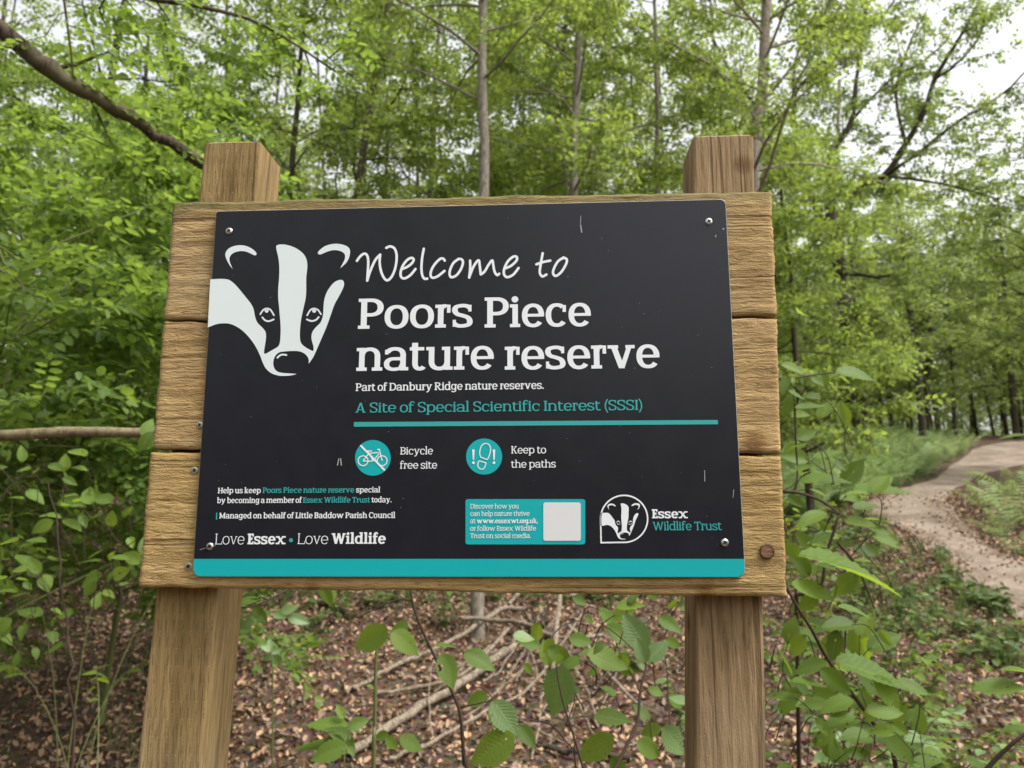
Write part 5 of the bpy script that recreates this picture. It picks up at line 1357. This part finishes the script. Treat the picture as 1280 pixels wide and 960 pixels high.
pI.build('leafy_twig', 'dark twig with a few leaves poking in at the bottom right corner', 'twig', MB_twig, ML_near)
# grown low plants: understorey right of the sign and left foreground
def bushlet(name, label, u, v, d, h, n, lsz, mat, seed, group, spread=.35, stemm=MB_green, lo=.25):
    if n > 6: n = int(n * 1.9); lsz *= .82
    rng = np.random.default_rng(seed); pl = Plant()
    p = at(u, v, d); x, y = p[0], p[1]; z0 = ground(x, y)
    for s in range(n):
        a = rng.uniform(0, 6.28); b = np.array([x + rng.normal(0, .05), y + rng.normal(0, .05), z0])
        hh = h * rng.uniform(.5, 1.05); sp_ = spread * rng.uniform(.4, 1.2)
        ln = catmull([b, b + [math.cos(a) * sp_ * .25, math.sin(a) * sp_ * .25, hh * .5], b + [math.cos(a) * sp_ * .7, math.sin(a) * sp_ * .7, hh * .9], b + [math.cos(a) * sp_ * 1.2, math.sin(a) * sp_ * 1.2, hh * .98]], 4)
        pl.T.add(ln, np.linspace(.0035, .0014, len(ln)), 4)
        m = len(ln)
        for i in range(int(m * lo), m):
            for sd in (-1, 1):
                if rng.random() < .25: continue
                aa = a + sd * rng.uniform(.6, 1.4); L_ = lsz * rng.uniform(.6, 1.15)
                e = ln[i] + np.array([math.cos(aa), math.sin(aa), rng.normal(-.1, .25)]) * L_
                pl.leaf(ln[i], e, np.array([0, 0, 1]) + rng.normal(0, .3, 3), rng.uniform(.5, .66), .1, rng.uniform(.05, .3), rng, 10)
    return pl.build(name, label, 'plant', stemm, mat, group, (x, y, z0))
und = [(1010, 800, 2.4, .75, 9, .085, ML_near, 'leafy bramble-like plant tight against the lower right post'), (1075, 850, 2.6, .62, 9, .09, ML_near, 'dark leafy plant in the bottom right foreground beneath the leaning sapling'),
       (1000, 900, 2.0, .55, 8, .08, ML_pale, 'pale green plant at the foot of the right post'), (1110, 800, 3.4, .7, 9, .08, ML_pale, 'pale leafy plant between the leaning sapling and the path edge'),
       (1030, 700, 4.2, .95, 10, .08, ML_near, 'bushy plant level with the bottom plank on the right'), (1090, 690, 5.5, .8, 10, .08, ML_herb, 'low bush where the leaf litter meets the near bend of the path'),
       (1060, 660, 7.0, .9, 10, .085, ML_herb, 'bush before the path on the right of the sign'), (1150, 880, 3.0, .4, 8, .08, ML_near, 'low sprawling plant near the bottom right corner'),
       (1190, 840, 4.2, .45, 9, .08, ML_near, 'low plant in the litter between the bottom right corner and the path'), (1050, 940, 2.3, .4, 9, .08, ML_near, 'leafy plant cut by the bottom edge right of the right post'),
       (1130, 720, 5.0, .6, 10, .075, ML_near, 'dense low bush beside the bend of the path'), (1000, 640, 6.0, 1.2, 11, .08, ML_near, 'tall bush peeping out beside the middle plank on the right')]
for i, (u, v, d, h, n, ls, mt, lb) in enumerate(und): bushlet('understorey_plant', lb, u, v, d, h, n, ls, mt, 200 + i, 'understorey plants right of the sign', .4)
undl = [(150, 720, 2.9, 1.0, 3, .07, ML_near, 'plant with large toothed leaves tucked beside the left plank ends'),
        (90, 700, 3.6, 1.15, 5, .08, ML_near, 'taller leafy plant under the bare horizontal branch'), (170, 690, 4.6, 1.2, 6, .08, ML_left, 'leafy plant in the shade behind the left planks')]
for i, (u, v, d, h, n, ls, mt, lb) in enumerate(undl): bushlet('understorey_plant', lb, u, v, d, h, n, ls, mt, 230 + i, 'understorey plants left of the sign', .5, lo=.62)
# seedlings beyond the gap under the sign
for i, (u, v, d) in enumerate(((385, 755, 6.5), (430, 765, 7.2), (520, 750, 8.5), (640, 752, 8.8), (790, 770, 5.8), (845, 820, 4.9), (560, 775, 7.0))):
    bushlet('litter_seedling', 'small green seedling growing through the leaf litter behind the sign', u, v, d, .30, 5, .07, ML_herb, 260 + i, 'seedlings in the leaf litter', .22)

# ---------------------------------------------------------------- ferns and ground cover
def frond(rng, L_=1.0, np_=13):
    V, F = [], []
    def quad(a, b, c, d): 
        k = len(V); V.extend([a, b, c, d]); F.append((k, k + 1, k + 2, k + 3))
    for i in range(np_):
        t = (i + 1) / (np_ + 1); x = t * L_; z = .55 * L_ * math.sin(t * 1.9) * .9
        w = .36 * L_ * (1 - t) ** .8 * min(1, t * 6) + .015
        for s in (-1, 1):
            for k in range(3):
                f0, f1 = k / 3, (k + .92) / 3
                wd = L_ * .024 * (1 - .5 * f0)
                q = lambda f, o: np.array([x + f * w * .35 + o, s * f * w, z - .22 * w * f * f])
                quad(q(f0, -wd), q(f1, -wd * .75), q(f1, wd * .75), q(f0, wd))
    quad(np.array([0, -.006, 0]), np.array([L_ * .9, -.002, .5 * L_]), np.array([L_ * .9, .002, .5 * L_]), np.array([0, .006, 0]))
    return np.array(V), np.array(F)
def fern_plant(rng, n):
    VV, FF = [], []; o = 0
    for q in range(n):
        V, F = frond(rng, rng.uniform(.75, 1.1)); R = rotm(np.array([q * 6.28 / n + rng.uniform(-.4, .4)]), np.array([rng.uniform(-.5, .0)]), np.array([rng.normal(0, .15)]))[0]
        VV.append(V @ R.T); FF.append(F + o); o += len(V)
    return np.concatenate(VV), np.concatenate(FF)
rng = np.random.default_rng(15)
FP = [fern_plant(rng, 6) for _ in range(5)]
def region(poly, n, rng):
    us, vs = [p[0] for p in poly], [p[1] for p in poly]; out = []
    for _try in range(n * 12):
        if len(out) >= n: break
        u, v = rng.uniform(min(us), max(us)), rng.uniform(min(vs), max(vs))
        if in_poly(u, v, poly):
            x, y, d = on_ground(u, v)
            if not in_poly(x, y, _pp): out.append((x, y, ground(x, y)))
    return np.array(out).reshape(-1, 3)
bp = region([(960, 562), (1010, 548), (1120, 543), (1212, 556), (1190, 580), (1150, 600), (1080, 625), (1000, 655), (950, 655)], 240, rng)
m = len(bp)
V, F = scatter(FP, bp, rng.uniform(0, 6.28, m), np.zeros(m), np.zeros(m), rng.uniform(.5, .85, m), rng)
tag(npmesh('bracken_bed', V, F, ML_fern), 'bed of bracken on the slope left of the path', None, None, 'stuff')
flab = ['fern at the bend of the path', 'largest fern at the right edge beside the path', 'fern half cut off by the right border', 'fern behind the others right of the path', 'small fern nearest the viewer right of the path', 'fern drooping over the path edge', 'fern beyond the right border seen only by its fronds']
for i, (u, v, s) in enumerate(((1228, 636, .6), (1262, 652, .85), (1298, 662, .9), (1266, 620, .8), (1282, 695, .5), (1250, 672, .5), (1325, 640, .9))):
    x, y, d = on_ground(u, v); r = empty('fern', (x, y, ground(x, y)), flab[i], 'fern', 'ferns right of the path')
    V, F = scatter([FP[i % 5]], np.array([(x, y, ground(x, y))]), np.array([i * 1.3]), np.zeros(1), np.zeros(1), np.array([s]), rng); npmesh('fronds', V, F, ML_fern, r)
# herbs, grass and seedlings along the path edge
hb = np.concatenate([region([(1180, 690), (1215, 725), (1270, 765), (1260, 790), (1190, 745), (1165, 700)], 60, rng), region([(1076, 600), (1160, 592), (1165, 604), (1090, 622)], 40, rng), region([(985, 640), (1075, 640), (1150, 690), (1230, 770), (1280, 800), (1280, 860), (1100, 800), (985, 780)], 260, rng), region([(975, 600), (1075, 625), (1120, 665), (1060, 690), (975, 690)], 200, rng),
                     region([(1200, 690), (1290, 720), (1290, 735), (1225, 700)], 30, rng), region([(300, 742), (860, 745), (860, 760), (300, 765)], 90, rng)])
def tuft(rng):
    V, F = [], []
    for q in range(16):
        a = rng.uniform(0, 6.28); L_ = rng.uniform(.5, 1.1); ln = rng.uniform(.1, .6)
        b = np.array([rng.normal(0, .12), rng.normal(0, .12), 0]); e = b + [math.cos(a) * ln, math.sin(a) * ln, L_]; s = np.array([-math.sin(a), math.cos(a), 0]) * .016
        mI = (b + e) / 2 + [0, 0, .14]; k = len(V); V += [b - s, b + s, mI + s, mI - s, e + s * .2, e - s * .2]; F += [(k, k + 1, k + 2, k + 3), (k + 3, k + 2, k + 4, k + 5)]
    return np.array(V), np.array(F)
def herb(rng):
    V, F = [], []; tv, tf = leaf_mid()
    for q in range(9):
        h = rng.uniform(.1, .8); R = rotm(np.array([rng.uniform(0, 6.28)]), np.array([rng.normal(.1, .3)]), np.array([rng.normal(0, .3)]))[0]
        k = len(V) * 0 + q * len(tv); V.append((tv * rng.uniform(.35, .6)) @ R.T + [rng.normal(0, .08), rng.normal(0, .08), h]); F.append(tf + k)
    return np.concatenate(V), np.concatenate(F)
m = len(hb); isg = rng.random(m) < .45
V1, F1 = scatter([tuft(rng) for _ in range(4)], hb[isg], rng.uniform(0, 6.28, isg.sum()), np.zeros(isg.sum()), np.zeros(isg.sum()), rng.uniform(.10, .24, isg.sum()), rng)
tag(npmesh('grass', V1, F1, ML_herb), 'thin grass growing along the path edge', None, None, 'stuff')
V1, F1 = scatter([herb(rng) for _ in range(6)], hb[~isg], rng.uniform(0, 6.28, (~isg).sum()), np.zeros((~isg).sum()), np.zeros((~isg).sum()), rng.uniform(.10, .24, (~isg).sum()), rng)
tag(npmesh('ground_cover', V1, F1, ML_herb), 'small leafy herbs covering the ground right of the sign', None, None, 'stuff')
print('COUNTS', counts)
